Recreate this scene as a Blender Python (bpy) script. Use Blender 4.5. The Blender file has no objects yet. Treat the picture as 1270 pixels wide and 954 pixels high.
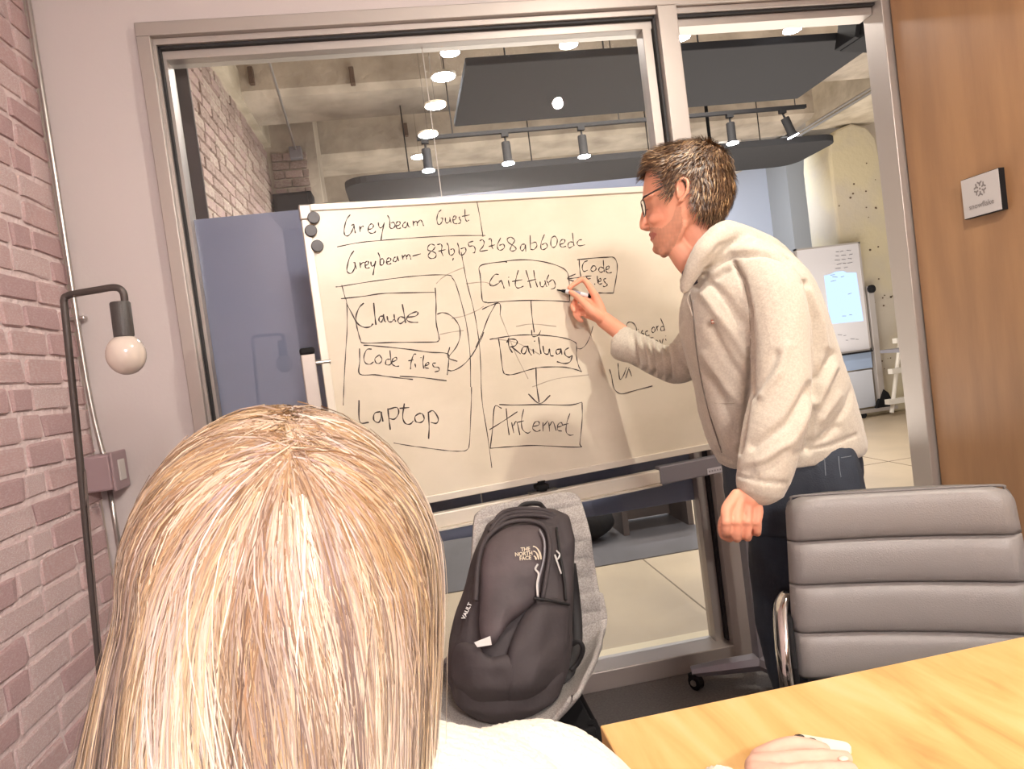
import bpy, bmesh, math, random
import numpy as np
from mathutils import Vector, Matrix
rnd = random.Random(7)
NR = np.random.RandomState(11)
scene = bpy.context.scene
COL = scene.collection

# ------------------------------------------------------------------ camera
CAMPOS = np.array([0.0, 0.0, 1.3])
RM = np.array([[0.98081078, 0.1291753, -0.14602723],
               [-0.13338804, 0.99087412, -0.01939342],
               [0.14218946, 0.03849956, 0.98909046]])
FPX = 870.0
cam_d = bpy.data.cameras.new('camera')
cam = bpy.data.objects.new('camera', cam_d)
COL.objects.link(cam)
right = Vector((RM[0][0], RM[0][2], -RM[0][1]))
up = Vector((-RM[1][0], -RM[1][2], RM[1][1]))
back = Vector((-RM[2][0], -RM[2][2], RM[2][1]))
cam.matrix_world = Matrix(((right.x, up.x, back.x, 0.0), (right.y, up.y, back.y, 0.0), (right.z, up.z, back.z, 1.3), (0, 0, 0, 1)))
cam_d.sensor_width = 36.0
cam_d.lens = FPX / 1270.0 * 36.0
cam_d.clip_start = 0.02
scene.camera = cam

# ------------------------------------------------------------------ world, lights, exposure
scene.view_settings.view_transform = 'Standard'
scene.view_settings.look = 'None'
scene.view_settings.exposure = 0.86
scene.view_settings.gamma = 1.0
w = bpy.data.worlds.new('world'); scene.world = w
w.use_nodes = True
w.node_tree.nodes['Background'].inputs[0].default_value = (1.0, 0.93, 0.88, 1)
w.node_tree.nodes['Background'].inputs[1].default_value = 0.42

def light(name, kind, loc, power, color=(1, 1, 1), size=0.1, target=None, spot=None, blend=0.5, sizey=None):
    d = bpy.data.lights.new(name, kind)
    d.energy = power; d.color = color
    if kind == 'AREA':
        d.size = size
        if sizey: d.shape = 'RECTANGLE'; d.size_y = sizey
    else:
        d.shadow_soft_size = size
    if kind == 'SPOT':
        d.spot_size = math.radians(spot or 90); d.spot_blend = blend
    o = bpy.data.objects.new(name, d); COL.objects.link(o); o.location = loc
    if target is not None:
        o.rotation_euler = (Vector(target) - Vector(loc)).to_track_quat('-Z', 'Y').to_euler()
    return o
# phone flash beside the lens, warm key lamp of the meeting room, hall light, added fills
light('phone_flash', 'POINT', (-0.012, -0.03, 1.252), 6.0, (1.0, 0.77, 0.84), 0.006)
light('ceiling_key_lamp', 'SPOT', (1.15, 0.95, 2.85), 78.0, (1.0, 0.92, 0.80), 0.03, target=(0.75, 1.6, 1.2), spot=150, blend=.8)
light('rear_fill_light', 'POINT', (0.6, -2.1, 2.8), 100.0, (1.0, 0.95, 0.93), 0.22)  # unseen fill pair added behind the camera to brighten the room
light('rear_fill_light', 'POINT', (1.0, -2.1, 2.8), 80.0, (1.0, 0.95, 0.93), 0.22)
light('hall_ceiling_light', 'AREA', (1.8, 5.3, 3.6), 120.0, (1.0, 0.93, 0.84), 3.0, target=(1.8, 5.3, 0), sizey=.8)
light('hall_bounce_light', 'AREA', (2.6, 5.4, 0.4), 165.0, (1.0, 0.94, 0.86), 4.5, target=(2.6, 5.8, 4))
light('hall_wall_fill', 'AREA', (4.4, 9.0, 3.3), 32.0, (0.78, 0.87, 1.0), 1.6, target=(6.0, 11, 2.2))  # added cool fill aimed at the pale far wall, no window there

# ------------------------------------------------------------------ pixel helpers (a pixel's ray met at a stated real depth)
def ray(u, v):
    d = RM.T @ np.array([u - 635.0, v - 477.0, FPX]); d = d / d[2]
    return np.array([d[0], 1.0, -d[1]])
def P(u, v, Y): return CAMPOS + ray(u, v) * Y
def PZ(u, v, z):
    r = ray(u, v); return CAMPOS + r * ((z - 1.3) / r[2])
def PX(u, v, x):
    r = ray(u, v); return CAMPOS + r * (x / r[0])
def projv(V):
    V = np.asarray(V, float) - CAMPOS
    W = np.stack([V[:, 0], -V[:, 2], V[:, 1]], 1) @ RM.T
    return np.stack([W[:, 0] / W[:, 2] * FPX + 635.0, W[:, 1] / W[:, 2] * FPX + 477.0], 1)

# ------------------------------------------------------------------ materials
def lin(c):
    if isinstance(c, str):
        c = [int(c[i:i + 2], 16) / 255.0 for i in (0, 2, 4)]
    return tuple((x / 12.92 if x <= 0.04045 else ((x + 0.055) / 1.055) ** 2.4) for x in c)
MATS = {}
def mat(name, col, rough=0.6, metal=0.0, col2=None, scale=8.0, bump=0.0, bscale=60.0, spec=0.5, stretch=None, detail=6.0, attr=None, emit=0.0, ramp=(0.35, 0.65), coat=0.0, sheen=0.0, bdist=0.01, sss=0.0):
    m = bpy.data.materials.new(name); m.use_nodes = True
    nt = m.node_tree; b = nt.nodes['Principled BSDF']
    c = lin(col)
    b.inputs['Base Color'].default_value = (*c, 1)
    b.inputs['Roughness'].default_value = rough
    b.inputs['Metallic'].default_value = metal
    b.inputs['Specular IOR Level'].default_value = spec
    if coat: b.inputs['Coat Weight'].default_value = coat
    if sheen:
        b.inputs['Sheen Weight'].default_value = sheen; b.inputs['Sheen Roughness'].default_value = 0.5
    if sss:
        b.inputs['Subsurface Weight'].default_value = sss
        b.inputs['Subsurface Radius'].default_value = (0.02, 0.008, 0.005)
    if emit:
        b.inputs['Emission Color'].default_value = (*c, 1); b.inputs['Emission Strength'].default_value = emit
    tc = nt.nodes.new('ShaderNodeTexCoord')
    def coords(st):
        mp = nt.nodes.new('ShaderNodeMapping'); nt.links.new(tc.outputs['Object'], mp.inputs[0])
        if st: mp.inputs['Scale'].default_value = st
        return mp
    src = None
    if attr:
        a = nt.nodes.new('ShaderNodeVertexColor'); a.layer_name = attr; src = a.outputs[0]
        nt.links.new(src, b.inputs['Base Color'])
    if col2 is not None:
        mp = coords(stretch)
        n = nt.nodes.new('ShaderNodeTexNoise'); n.inputs['Scale'].default_value = scale; n.inputs['Detail'].default_value = detail
        nt.links.new(mp.outputs[0], n.inputs['Vector'])
        r = nt.nodes.new('ShaderNodeValToRGB')
        r.color_ramp.elements[0].position = ramp[0]; r.color_ramp.elements[1].position = ramp[1]
        r.color_ramp.elements[0].color = (*c, 1); r.color_ramp.elements[1].color = (*lin(col2), 1)
        nt.links.new(n.outputs['Fac'], r.inputs[0]); nt.links.new(r.outputs[0], b.inputs['Base Color'])
    if bump:
        mp = coords(stretch)
        n = nt.nodes.new('ShaderNodeTexNoise'); n.inputs['Scale'].default_value = bscale; n.inputs['Detail'].default_value = 5
        nt.links.new(mp.outputs[0], n.inputs['Vector'])
        bp = nt.nodes.new('ShaderNodeBump'); bp.inputs['Strength'].default_value = bump; bp.inputs['Distance'].default_value = bdist
        nt.links.new(n.outputs['Fac'], bp.inputs['Height']); nt.links.new(bp.outputs[0], b.inputs['Normal'])
    MATS[name] = m
    return m
def emat(name, col, strength):
    m = bpy.data.materials.new(name); m.use_nodes = True; nt = m.node_tree
    for n in list(nt.nodes): nt.nodes.remove(n)
    e = nt.nodes.new('ShaderNodeEmission'); o = nt.nodes.new('ShaderNodeOutputMaterial')
    e.inputs[0].default_value = (*lin(col), 1); e.inputs[1].default_value = strength
    nt.links.new(e.outputs[0], o.inputs[0]); return m
def glassmat(name, tint=(0.97, 0.98, 0.98), rough=0.0, fac=None):
    m = bpy.data.materials.new(name); m.use_nodes = True; nt = m.node_tree
    for n in list(nt.nodes): nt.nodes.remove(n)
    t = nt.nodes.new('ShaderNodeBsdfTransparent'); g = nt.nodes.new('ShaderNodeBsdfGlossy'); x = nt.nodes.new('ShaderNodeMixShader')
    f = nt.nodes.new('ShaderNodeFresnel'); o = nt.nodes.new('ShaderNodeOutputMaterial')
    t.inputs[0].default_value = (*tint, 1); g.inputs['Roughness'].default_value = rough; f.inputs[0].default_value = 1.45
    nt.links.new(f.outputs[0], x.inputs[0]); nt.links.new(t.outputs[0], x.inputs[1]); nt.links.new(g.outputs[0], x.inputs[2]); nt.links.new(x.outputs[0], o.inputs[0])
    return m

# ------------------------------------------------------------------ geometry helpers: each returns (verts, faces)
def box(c, s, rz=0.0, rx=0.0, ry=0.0):
    V = np.array([[x, y, z] for x in (-.5, .5) for y in (-.5, .5) for z in (-.5, .5)]) * np.array(s)
    R = np.array((Matrix.Rotation(rz, 3, 'Z') @ Matrix.Rotation(rx, 3, 'X') @ Matrix.Rotation(ry, 3, 'Y')))
    V = V @ R.T + np.array(c)
    return V, [(0, 1, 3, 2), (4, 6, 7, 5), (0, 4, 5, 1), (2, 3, 7, 6), (0, 2, 6, 4), (1, 5, 7, 3)]
def boxx(x0, x1, y0, y1, z0, z1):
    return box(((x0 + x1) / 2, (y0 + y1) / 2, (z0 + z1) / 2), (abs(x1 - x0), abs(y1 - y0), abs(z1 - z0)))
def join(gs):
    V, F, n = [], [], 0
    for v, f in gs:
        v = np.asarray(v, float); V.append(v); F += [tuple(i + n for i in q) for q in f]; n += len(v)
    return np.concatenate(V), F
def rings(R, caps=True, closed=True):
    """R: array (k, n, 3)"""
    R = np.asarray(R, float); k, n = R.shape[:2]
    V = R.reshape(-1, 3); F = []
    m = n if closed else n - 1
    for i in range(k - 1):
        for j in range(m):
            a = i * n + j; b = i * n + (j + 1) % n
            F.append((a, b, b + n, a + n))
    if caps and closed:
        F.append(tuple(range(n - 1, -1, -1))); F.append(tuple((k - 1) * n + j for j in range(n)))
    return V, F
def catmull(pts, n=8, closed=False):
    pts = [np.array(p, float) for p in pts]
    if len(pts) < 3 and not closed: 
        return np.array([pts[0] + (pts[-1] - pts[0]) * t for t in np.linspace(0, 1, n + 1)])
    if closed: Q = [pts[-1]] + pts + [pts[0], pts[1]]
    else: Q = [2 * pts[0] - pts[1]] + pts + [2 * pts[-1] - pts[-2]]
    out = []
    for i in range(1, len(Q) - 2):
        p0, p1, p2, p3 = Q[i - 1:i + 3]
        for t in np.arange(n) / n:
            out.append(0.5 * ((2 * p1) + (-p0 + p2) * t + (2 * p0 - 5 * p1 + 4 * p2 - p3) * t * t + (-p0 + 3 * p1 - 3 * p2 + p3) * t ** 3))
    if not closed: out.append(Q[-2])
    return np.array(out)
def nrm(v): v = np.asarray(v, float); return v / (np.linalg.norm(v) + 1e-12)
def tube(pts, r, n=10, round_ends=False, flat=None, upv=None):
    """tube along pts; r a number or per-point; flat=(a,b) scales across; round_ends closes with half spheres"""
    pts = np.array(pts, float); k = len(pts)
    r = np.full(k, r) if np.isscalar(r) else np.array(r, float)
    T = np.gradient(pts, axis=0); T /= (np.linalg.norm(T, axis=1)[:, None] + 1e-12)
    u = np.array([0, 0, 1.0]) if upv is None else np.array(upv, float)
    if abs(T[0] @ u) > 0.95: u = np.array([1.0, 0, 0])
    u = nrm(u - (u @ T[0]) * T[0])
    rr = []
    us = []
    for i in range(k):
        u = nrm(u - (u @ T[i]) * T[i]); us.append(u)
    if round_ends:
        a = [0.95, 0.8, 0.55, 0.25]
        P0 = [pts[0] - T[0] * r[0] * math.sqrt(1 - (1 - x) ** 2 if x < 1 else 1) for x in ()]
        pre = [(pts[0] - T[0] * r[0] * c, r[0] * math.sqrt(max(0, 1 - c * c)), T[0], us[0]) for c in (0.985, 0.87, 0.6, 0.3)]
        post = [(pts[-1] + T[-1] * r[-1] * c, r[-1] * math.sqrt(max(0, 1 - c * c)), T[-1], us[-1]) for c in (0.3, 0.6, 0.87, 0.985)]
    else: pre, post = [], []
    seq = pre + [(pts[i], r[i], T[i], us[i]) for i in range(k)] + post
    fa, fb = flat if flat else (1, 1)
    for p, q, t, uu in seq:
        w_ = np.cross(t, uu)
        ang = np.arange(n) * 2 * math.pi / n
        rr.append(p + q * (np.cos(ang)[:, None] * uu * fa + np.sin(ang)[:, None] * w_ * fb))
    return rings(rr)
def limb(pts, r, n=16, sm=6, **k):
    pts = np.array(pts, float); r = np.array(r, float)
    c = catmull(np.column_stack([pts, r]), sm)
    return tube(c[:, :3], c[:, 3], n, round_ends=True, **k)
def ball(c, r, seg=16, rng=10, R=None):
    r = np.array([r, r, r]) if np.isscalar(r) else np.array(r, float)
    V = [(0, 0, 1)]
    for i in range(1, rng):
        th = math.pi * i / rng
        for j in range(seg):
            ph = 2 * math.pi * j / seg
            V.append((math.sin(th) * math.cos(ph), math.sin(th) * math.sin(ph), math.cos(th)))
    V.append((0, 0, -1)); V = np.array(V) * r
    if R is not None: V = V @ np.array(R).T
    F = []
    for j in range(seg): F.append((0, 1 + j, 1 + (j + 1) % seg))
    for i in range(rng - 2):
        for j in range(seg):
            a = 1 + i * seg + j; b = 1 + i * seg + (j + 1) % seg
            F.append((a, a + seg, b + seg, b))
    e = len(V) - 1; s0 = 1 + (rng - 2) * seg
    for j in range(seg): F.append((s0 + j, e, s0 + (j + 1) % seg))
    return V + np.array(c), F
def lathe(prof, c, axis=(0, 0, 1), n=24):
    ax = nrm(axis); u = nrm(np.cross(ax, (0, 1, 0) if abs(ax[1]) < .9 else (1, 0, 0))); v = np.cross(ax, u)
    c = np.array(c, float); R = []
    for r, h in prof:
        a = np.arange(n) * 2 * math.pi / n
        R.append(c + ax * h + max(r, 1e-4) * (np.cos(a)[:, None] * u + np.sin(a)[:, None] * v))
    return rings(R)
def cyl(p0, p1, r, n=16, r2=None):
    return tube([p0, p1], [r, r if r2 is None else r2], n)
def prism(poly, o, ux, uy, th):
    """polygon poly (2D) in plane o+ux,uy, thickness th along ux x uy"""
    o, ux, uy = map(lambda a: np.array(a, float), (o, ux, uy)); nn = nrm(np.cross(ux, uy))
    A = np.array([o + p[0] * ux + p[1] * uy for p in poly]); B = A + nn * th
    n = len(poly)
    F = [tuple(range(n - 1, -1, -1)), tuple(range(n, 2 * n))] + [(i, (i + 1) % n, n + (i + 1) % n, n + i) for i in range(n)]
    return np.concatenate([A, B]), F
def rrect(w_, h, r, k=5):
    out = []
    for cx, cy, a0 in ((w_ / 2 - r, h / 2 - r, 0), (-w_ / 2 + r, h / 2 - r, 90), (-w_ / 2 + r, -h / 2 + r, 180), (w_ / 2 - r, -h / 2 + r, 270)):
        for i in range(k + 1):
            a = math.radians(a0 + 90 * i / k); out.append((cx + r * math.cos(a), cy + r * math.sin(a)))
    return out

ORG = {}
def mesh(name, geom, base=False):
    V, F = geom
    V = np.asarray(V, float)
    lo, hi = V.min(0), V.max(0); o = (lo + hi) / 2
    if base: o[2] = lo[2]
    me = bpy.data.meshes.new(name)
    me.from_pydata((V - o).tolist(), [], [tuple(int(i) for i in f) for f in F])
    me.validate(); 
    return me, o
def obj(name, geom, m, parent=None, smooth=False, bevel=0.0, label=None, cat=None, group=None, kind=None, recalc=True, seg=2):
    if isinstance(geom, list): geom = join(geom)
    me, o = mesh(name, geom, base=parent is None)
    if recalc or bevel:
        bm = bmesh.new(); bm.from_mesh(me); bmesh.ops.recalc_face_normals(bm, faces=bm.faces)
        if bevel:
            ed = [e for e in bm.edges if len(e.link_faces) == 2 and e.calc_face_angle(0) > 0.6]
            bmesh.ops.bevel(bm, geom=ed, offset=bevel, segments=seg, affect='EDGES', profile=0.5, clamp_overlap=True)
        bm.to_mesh(me); bm.free()
    ob = bpy.data.objects.new(name, me); COL.objects.link(ob)
    for mm in (m if isinstance(m, (list, tuple)) else [m]): me.materials.append(mm)
    if smooth:
        me.polygons.foreach_set('use_smooth', [True] * len(me.polygons))
        if smooth != 'all':
            try: me.set_sharp_from_angle(angle=math.radians(40))
            except Exception: pass
    if parent is not None:
        ob.parent = parent; ob.location = Vector(o) - Vector(ORG[parent.name])
    else: ob.location = o
    ORG[ob.name] = np.array(o)
    tag(ob, label, cat, group, kind)
    return ob
def tag(ob, label=None, cat=None, group=None, kind=None):
    if label: ob['label'] = label
    if cat: ob['category'] = cat
    if group: ob['group'] = group
    if kind: ob['kind'] = kind
    return ob
def empty(name, loc, label=None, cat=None, group=None, kind=None):
    o = bpy.data.objects.new(name, None); COL.objects.link(o); o.location = loc; o.empty_display_size = 0.1
    ORG[o.name] = np.array(loc, float); return tag(o, label, cat, group, kind)
def remesh(geoms, voxel, smooth_it=4, fac=0.5):
    """union of closed meshes -> one continuous surface (verts, faces)"""
    V, F = join(geoms)
    me = bpy.data.meshes.new('tmp'); me.from_pydata(V.tolist(), [], [tuple(int(i) for i in f) for f in F])
    bm = bmesh.new(); bm.from_mesh(me)
    bmesh.ops.recalc_face_normals(bm, faces=bm.faces); bm.to_mesh(me); bm.free()
    ob = bpy.data.objects.new('tmp', me); COL.objects.link(ob)
    md = ob.modifiers.new('r', 'REMESH'); md.mode = 'VOXEL'; md.voxel_size = voxel; md.adaptivity = 0
    if smooth_it:
        sm = ob.modifiers.new('s', 'SMOOTH'); sm.factor = fac; sm.iterations = smooth_it
    dg = bpy.context.evaluated_depsgraph_get(); dg.update()
    ev = ob.evaluated_get(dg); m2 = ev.to_mesh()
    n = len(m2.vertices); co = np.empty(n * 3); m2.vertices.foreach_get('co', co)
    F2 = [tuple(p.vertices) for p in m2.polygons]
    ev.to_mesh_clear()
    bpy.data.objects.remove(ob); bpy.data.meshes.remove(me)
    return co.reshape(-1, 3), F2
def normals(V, F):
    F3 = np.array([f[:3] for f in F]); N = np.zeros_like(V)
    fn = np.cross(V[F3[:, 1]] - V[F3[:, 0]], V[F3[:, 2]] - V[F3[:, 0]])
    m = max(len(f) for f in F)
    for k in range(m):
        idx = np.array([f[k] if k < len(f) else f[0] for f in F]); 
        np.add.at(N, idx, fn)
    return N / (np.linalg.norm(N, axis=1)[:, None] + 1e-12)
def vcolor(ob, cols, name='Col'):
    a = ob.data.color_attributes.new(name, 'FLOAT_COLOR', 'POINT')
    c = np.ones((len(ob.data.vertices), 4)); c[:, :3] = cols; a.data.foreach_set('color', c.ravel())
def segdist(pts, line):
    """distance in px from pts (n,2) to polyline, and side parameter"""
    D = np.full(len(pts), 1e9)
    for a, b in zip(line[:-1], line[1:]):
        a = np.array(a, float); b = np.array(b, float); ab = b - a
        t = np.clip(((pts - a) @ ab) / (ab @ ab + 1e-9), 0, 1)
        D = np.minimum(D, np.linalg.norm(pts - (a + t[:, None] * ab), axis=1))
    return D
def inpoly(pts, poly):
    x, y = pts[:, 0], pts[:, 1]; c = np.zeros(len(pts), bool); n = len(poly)
    for i in range(n):
        x1, y1 = poly[i]; x2, y2 = poly[(i + 1) % n]
        if y1 == y2: continue
        k = ((y1 > y) != (y2 > y)) & (x < (x2 - x1) * (y - y1) / (y2 - y1) + x1)
        c ^= k
    return c
def vnoise(V, f, seed=0):
    """cheap smooth noise from summed sines"""
    r = np.random.RandomState(seed); o = np.zeros(len(V))
    for i in range(6):
        k = r.normal(size=3) * f; o += np.sin(V @ k + r.uniform(0, 6.28))
    return o / 6
def text_geom(s, size, o, ux, uy, th=0.0006, align='CENTER', bold=0.0):
    cu = bpy.data.curves.new('t', 'FONT'); cu.body = s; cu.size = size; cu.align_x = align; cu.align_y = 'CENTER'; cu.extrude = 0.0; cu.offset = bold
    cu.resolution_u = 3
    ob = bpy.data.objects.new('t', cu); COL.objects.link(ob)
    dg = bpy.context.evaluated_depsgraph_get(); dg.update()
    m2 = ob.evaluated_get(dg).to_mesh()
    V = np.array([v.co[:] for v in m2.vertices]); F = [tuple(p.vertices) for p in m2.polygons]
    ob.evaluated_get(dg).to_mesh_clear(); bpy.data.objects.remove(ob)
    ux, uy, o = nrm(ux), nrm(uy), np.array(o, float); nn = np.cross(ux, uy)
    return o + V[:, :1] * ux + V[:, 1:2] * uy + nn * th, F
# ------------------------------------------------------------------ materials in use
M = {}
M['white_wall'] = mat('white_wall', 'c6bdbb', 0.7, bump=0.05, bscale=90)
M['ceiling'] = mat('ceiling_paint', 'd8d4ce', 0.8)
M['brick'] = [mat('brick_a', 'd2b0ae', 0.85, col2='e0cfce', scale=16, bump=.5, bscale=60, ramp=(.42, .78), bdist=.02),
              mat('brick_b', 'c8a6a6', 0.85, col2='d8c4c4', scale=20, bump=.5, bscale=50, ramp=(.45, .8), bdist=.02),
              mat('brick_c', 'd8bcba', 0.85, col2='ebdfdd', scale=24, bump=.5, bscale=40, ramp=(.45, .72), bdist=.02)]
M['mortar'] = mat('mortar', 'ead8d6', 0.9, col2='dac5c3', scale=20, bump=0.8, bscale=70)
M['hallbrick'] = [mat('hall_brick_a', 'b09c92', 0.85, col2='8d766f', scale=6, bump=0.6, bscale=40),
                  mat('hall_brick_b', 'a5888a', 0.85, col2='b6a394', scale=8, bump=0.6, bscale=40),
                  mat('hall_brick_c', 'bdae9f', 0.85, col2='a28a86', scale=5, bump=0.6, bscale=40)]
M['hallmortar'] = mat('hall_mortar', 'cfc3b2', 0.9, col2='b5a597', scale=7, bump=0.5)
M['alu'] = mat('grey_aluminium', 'b3aba5', 0.42, 0.55, bump=0.02, bscale=200)
M['alu_dark'] = mat('grey_steel', '8d8a90', 0.45, 0.5)
M['gasket'] = mat('black_gasket', '1e1c1e', 0.6)
M['film'] = mat('blue_grey_film', '8b93ad', 0.5, spec=0.3, col2='969bb0', scale=1.2)
M['glass'] = glassmat('clear_glass')
M['concrete'] = mat('concrete', 'c3b6a6', 0.85, col2='968a7c', scale=2.6, bump=0.6, bscale=9, ramp=(.38, .72), bdist=.03, detail=12)
M['concrete_light'] = mat('pale_concrete', 'cdc1ae', 0.85, col2='a59884', scale=4.0, bump=0.3, bscale=14, ramp=(.35, .75), bdist=.02)
M['column'] = mat('column_concrete', 'b5ab9c', 0.85, col2='c2b698', scale=1.1, bump=0.3, bscale=18, ramp=(.42, .58), bdist=.02)
M['hallfloor'] = mat('hall_concrete_floor', 'b9a68b', 0.42, col2='a3927b', scale=1.3, bump=0.06, bscale=20, detail=9)
M['floor_shade'] = mat('floor_shade_tone', '54504f', 0.4, col2='5f5b5c', scale=2)  # dark tone standing in for shade on the hall floor
M['bluewall'] = mat('pale_hall_wall', 'c3c7d2', 0.7)
M['creamwall'] = mat('cream_hall_wall', 'cdc0ae', 0.7)
M['carpet'] = mat('grey_carpet', '6e6966', 0.95, col2='5f5b59', scale=120, bump=0.6, bscale=400)
M['panel'] = mat('charcoal_felt', '1f1e20', 0.95, bump=0.3, bscale=300)
M['blackmetal'] = mat('black_metal', '161517', 0.75, 0.0, spec=.25)
M['pipe'] = mat('galvanised_pipe', 'bdb9b4', 0.3, 0.9)
M['junction'] = mat('painted_box', '9b8589', 0.5)
M['lamp_emit'] = emat('lamp_glow', 'f4f7ff', 28.0)
M['stain'] = mat('brown_stain', '5a4638', 0.9)

# ------------------------------------------------------------------ the room: floor, walls, ceiling
YW = 2.60
def struct(name, geom, m, **k):
    return obj(name, geom, m, kind='structure', **k)
struct('floor', boxx(-1.25, 3.4, -2.4, YW + .02, -.1, 0), M['carpet'])
struct('ceiling', boxx(-1.25, 3.4, -2.4, YW + .12, 2.95, 3.05), M['ceiling'])
struct('wall_front', [boxx(-1.10, -0.758, YW, YW + .14, 0, 2.95), boxx(-0.758, 2.09, YW, YW + .14, 2.592, 2.95), boxx(2.09, 3.4, YW, YW + .14, 0, 2.95)], M['white_wall'])
struct('wall_rear', boxx(-1.25, 3.4, -2.5, -2.4, 0, 2.95), mat('rear_wall', '9a8c80', .8))
struct('wall_right', boxx(3.3, 3.4, -2.4, YW, 0, 2.95), M['white_wall'])

# brick wall on the left, each brick near the window a part of its own
def brick_mesh(seed, rough=.004, deep=False):
    r = np.random.RandomState(seed)
    bm = bmesh.new(); bmesh.ops.create_cube(bm, size=1.0)
    bmesh.ops.bevel(bm, geom=list(bm.edges), offset=0.06, segments=1, affect='EDGES', profile=.5)
    for v in bm.verts:
        v.co += Vector(r.normal(scale=0.030, size=3))
    me = bpy.data.meshes.new('brick'); bm.to_mesh(me); bm.free(); return me
def lay_bricks(parent, x, y0, y1, z0, z1, L, H, J, depth, mats, limit, variants, wob=0.003, seed=3, chips=True):
    r = random.Random(seed); n = 0
    row = 0; z = z0
    base = Vector(ORG[parent.name])
    while z < z1 and n < limit:
        off = (L + J) * (0.5 if row % 2 else 0.0) + r.uniform(-.02, .02)
        y = y1 + off
        while y > y0 and n < limit:
            l = L * (1 if r.random() > .22 else .5) 
            a, b = y - l, min(y, y1)
            if a < y0: a = y0
            if b - a > .03:
                me = variants[r.randrange(len(variants))]
                o = bpy.data.objects.new('brick', me); COL.objects.link(o); o.parent = parent
                o.scale = (depth, b - a, H + r.uniform(-.004, .004))
                o.location = Vector((x - depth / 2 + r.uniform(0, wob), (a + b) / 2, z + H / 2 + r.uniform(-.002, .002))) - base
                o.rotation_euler = (r.uniform(-.012, .012), 0, r.uniform(-.01, .01))
                n += 1
            y -= l + J
        z += H + J; row += 1
    return n
def variants_for(mats, seed):
    out = []
    for i in range(len(mats) * 2):
        me = brick_mesh(seed + i); me.materials.append(mats[i % len(mats)]); out.append(me)
    return out
wl = struct('wall_left', boxx(-1.25, -1.106, -2.4, YW, 0, 2.95), M['mortar'])
lay_bricks(wl, -1.0995, 1.62, YW - .004, 0.0, 2.95, 0.205, 0.066, 0.017, 0.05, M['brick'], 260, variants_for(M['brick'], 5))

# ------------------------------------------------------------------ glazed front: frame, glass, film, doorway
wf = struct('window_1', [boxx(-.758, 2.088, YW - .035, YW + .07, 2.545, 2.592), boxx(-.758, -.712, YW - .035, YW + .07, 0, 2.545)], M['alu'], bevel=.003)
obj('frame_head', [boxx(-.712, 2.04, YW - .012, YW + .06, 2.523, 2.545)], M['alu'], wf, bevel=.002)
obj('frame_head', [boxx(-.70, 1.10, YW + .02, YW + .1, 2.485, 2.516)], M['alu'], wf, bevel=.002)
obj('frame_head', [boxx(1.18, 2.03, YW + .02, YW + .1, 2.485, 2.516)], M['alu'], wf, bevel=.002)
obj('frame_jamb', [boxx(-.712, -.702, YW - .012, YW + .06, 0.03, 2.523)], M['alu'], wf)
obj('frame_jamb', [boxx(-.694, -.683, YW + .02, YW + .1, 0.06, 2.485)], M['alu'], wf)
obj('gasket', [boxx(-.702, -.694, YW + .0, YW + .05, 0.05, 2.523), boxx(-.70, 1.10, YW, YW + .05, 2.514, 2.523), boxx(1.095, 1.104, YW, YW + .05, .08, 2.523), boxx(1.18, 2.03, YW, YW + .05, 2.514, 2.523)], M['gasket'], wf)
obj('mullion', [boxx(1.104, 1.180, YW - .035, YW + .08, 0, 2.545)], M['alu'], wf, bevel=.003)
obj('frame_jamb', [boxx(1.056, 1.092, YW + .02, YW + .09, 0.06, 2.49)], M['alu'], wf, bevel=.002)
obj('frame_jamb', [boxx(2.032, 2.088, YW - .035, YW + .08, 0, 2.545)], M['alu'], wf, bevel=.003)
obj('sill', [boxx(-.712, 1.104, YW - .04, YW + .09, 0, .075)], M['alu'], wf, bevel=.004)
obj('sill', [boxx(-.702, 1.10, YW + .09, YW + .2, 0, .05)], mat('cream_sill', 'd9c9a8', .5), wf, bevel=.004)
obj('pane', boxx(-.695, .2085, YW + .055, YW + .063, .07, 2.50), M['glass'], wf)
obj('pane', boxx(.2115, 1.098, YW + .055, YW + .063, .07, 2.50), M['glass'], wf)
obj('pane_joint', boxx(.2085, .2115, YW + .054, YW + .064, .07, 2.50), mat('silicone', 'ada69e', .4), wf)
tag(obj('privacy_film', [boxx(-.693, .2075, YW + .066, YW + .068, .64, 1.936), boxx(.2125, 1.060, YW + .066, YW + .068, .64, 1.936)], M['film'], wf), 'blue-grey privacy film band across the glass')

# open wooden door against the right jamb, seen from its outer face
M['doorwood'] = mat('door_veneer', 'a37c58', 0.4, col2='957050', scale=2.2, stretch=(6, 6, 1.0), bump=.03, bscale=30, spec=.5)
dr = struct('door_1', boxx(2.062, 2.106, 1.60, YW - .045, 0.01, 2.515), M['doorwood'], bevel=.002)
obj('door_handle', [cyl((2.062, 1.68, 1.0), (2.01, 1.68, 1.0), .009), cyl((2.012, 1.67, 1.0), (2.012, 1.80, 1.0), .009)], M['pipe'], dr, smooth=True)
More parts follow.
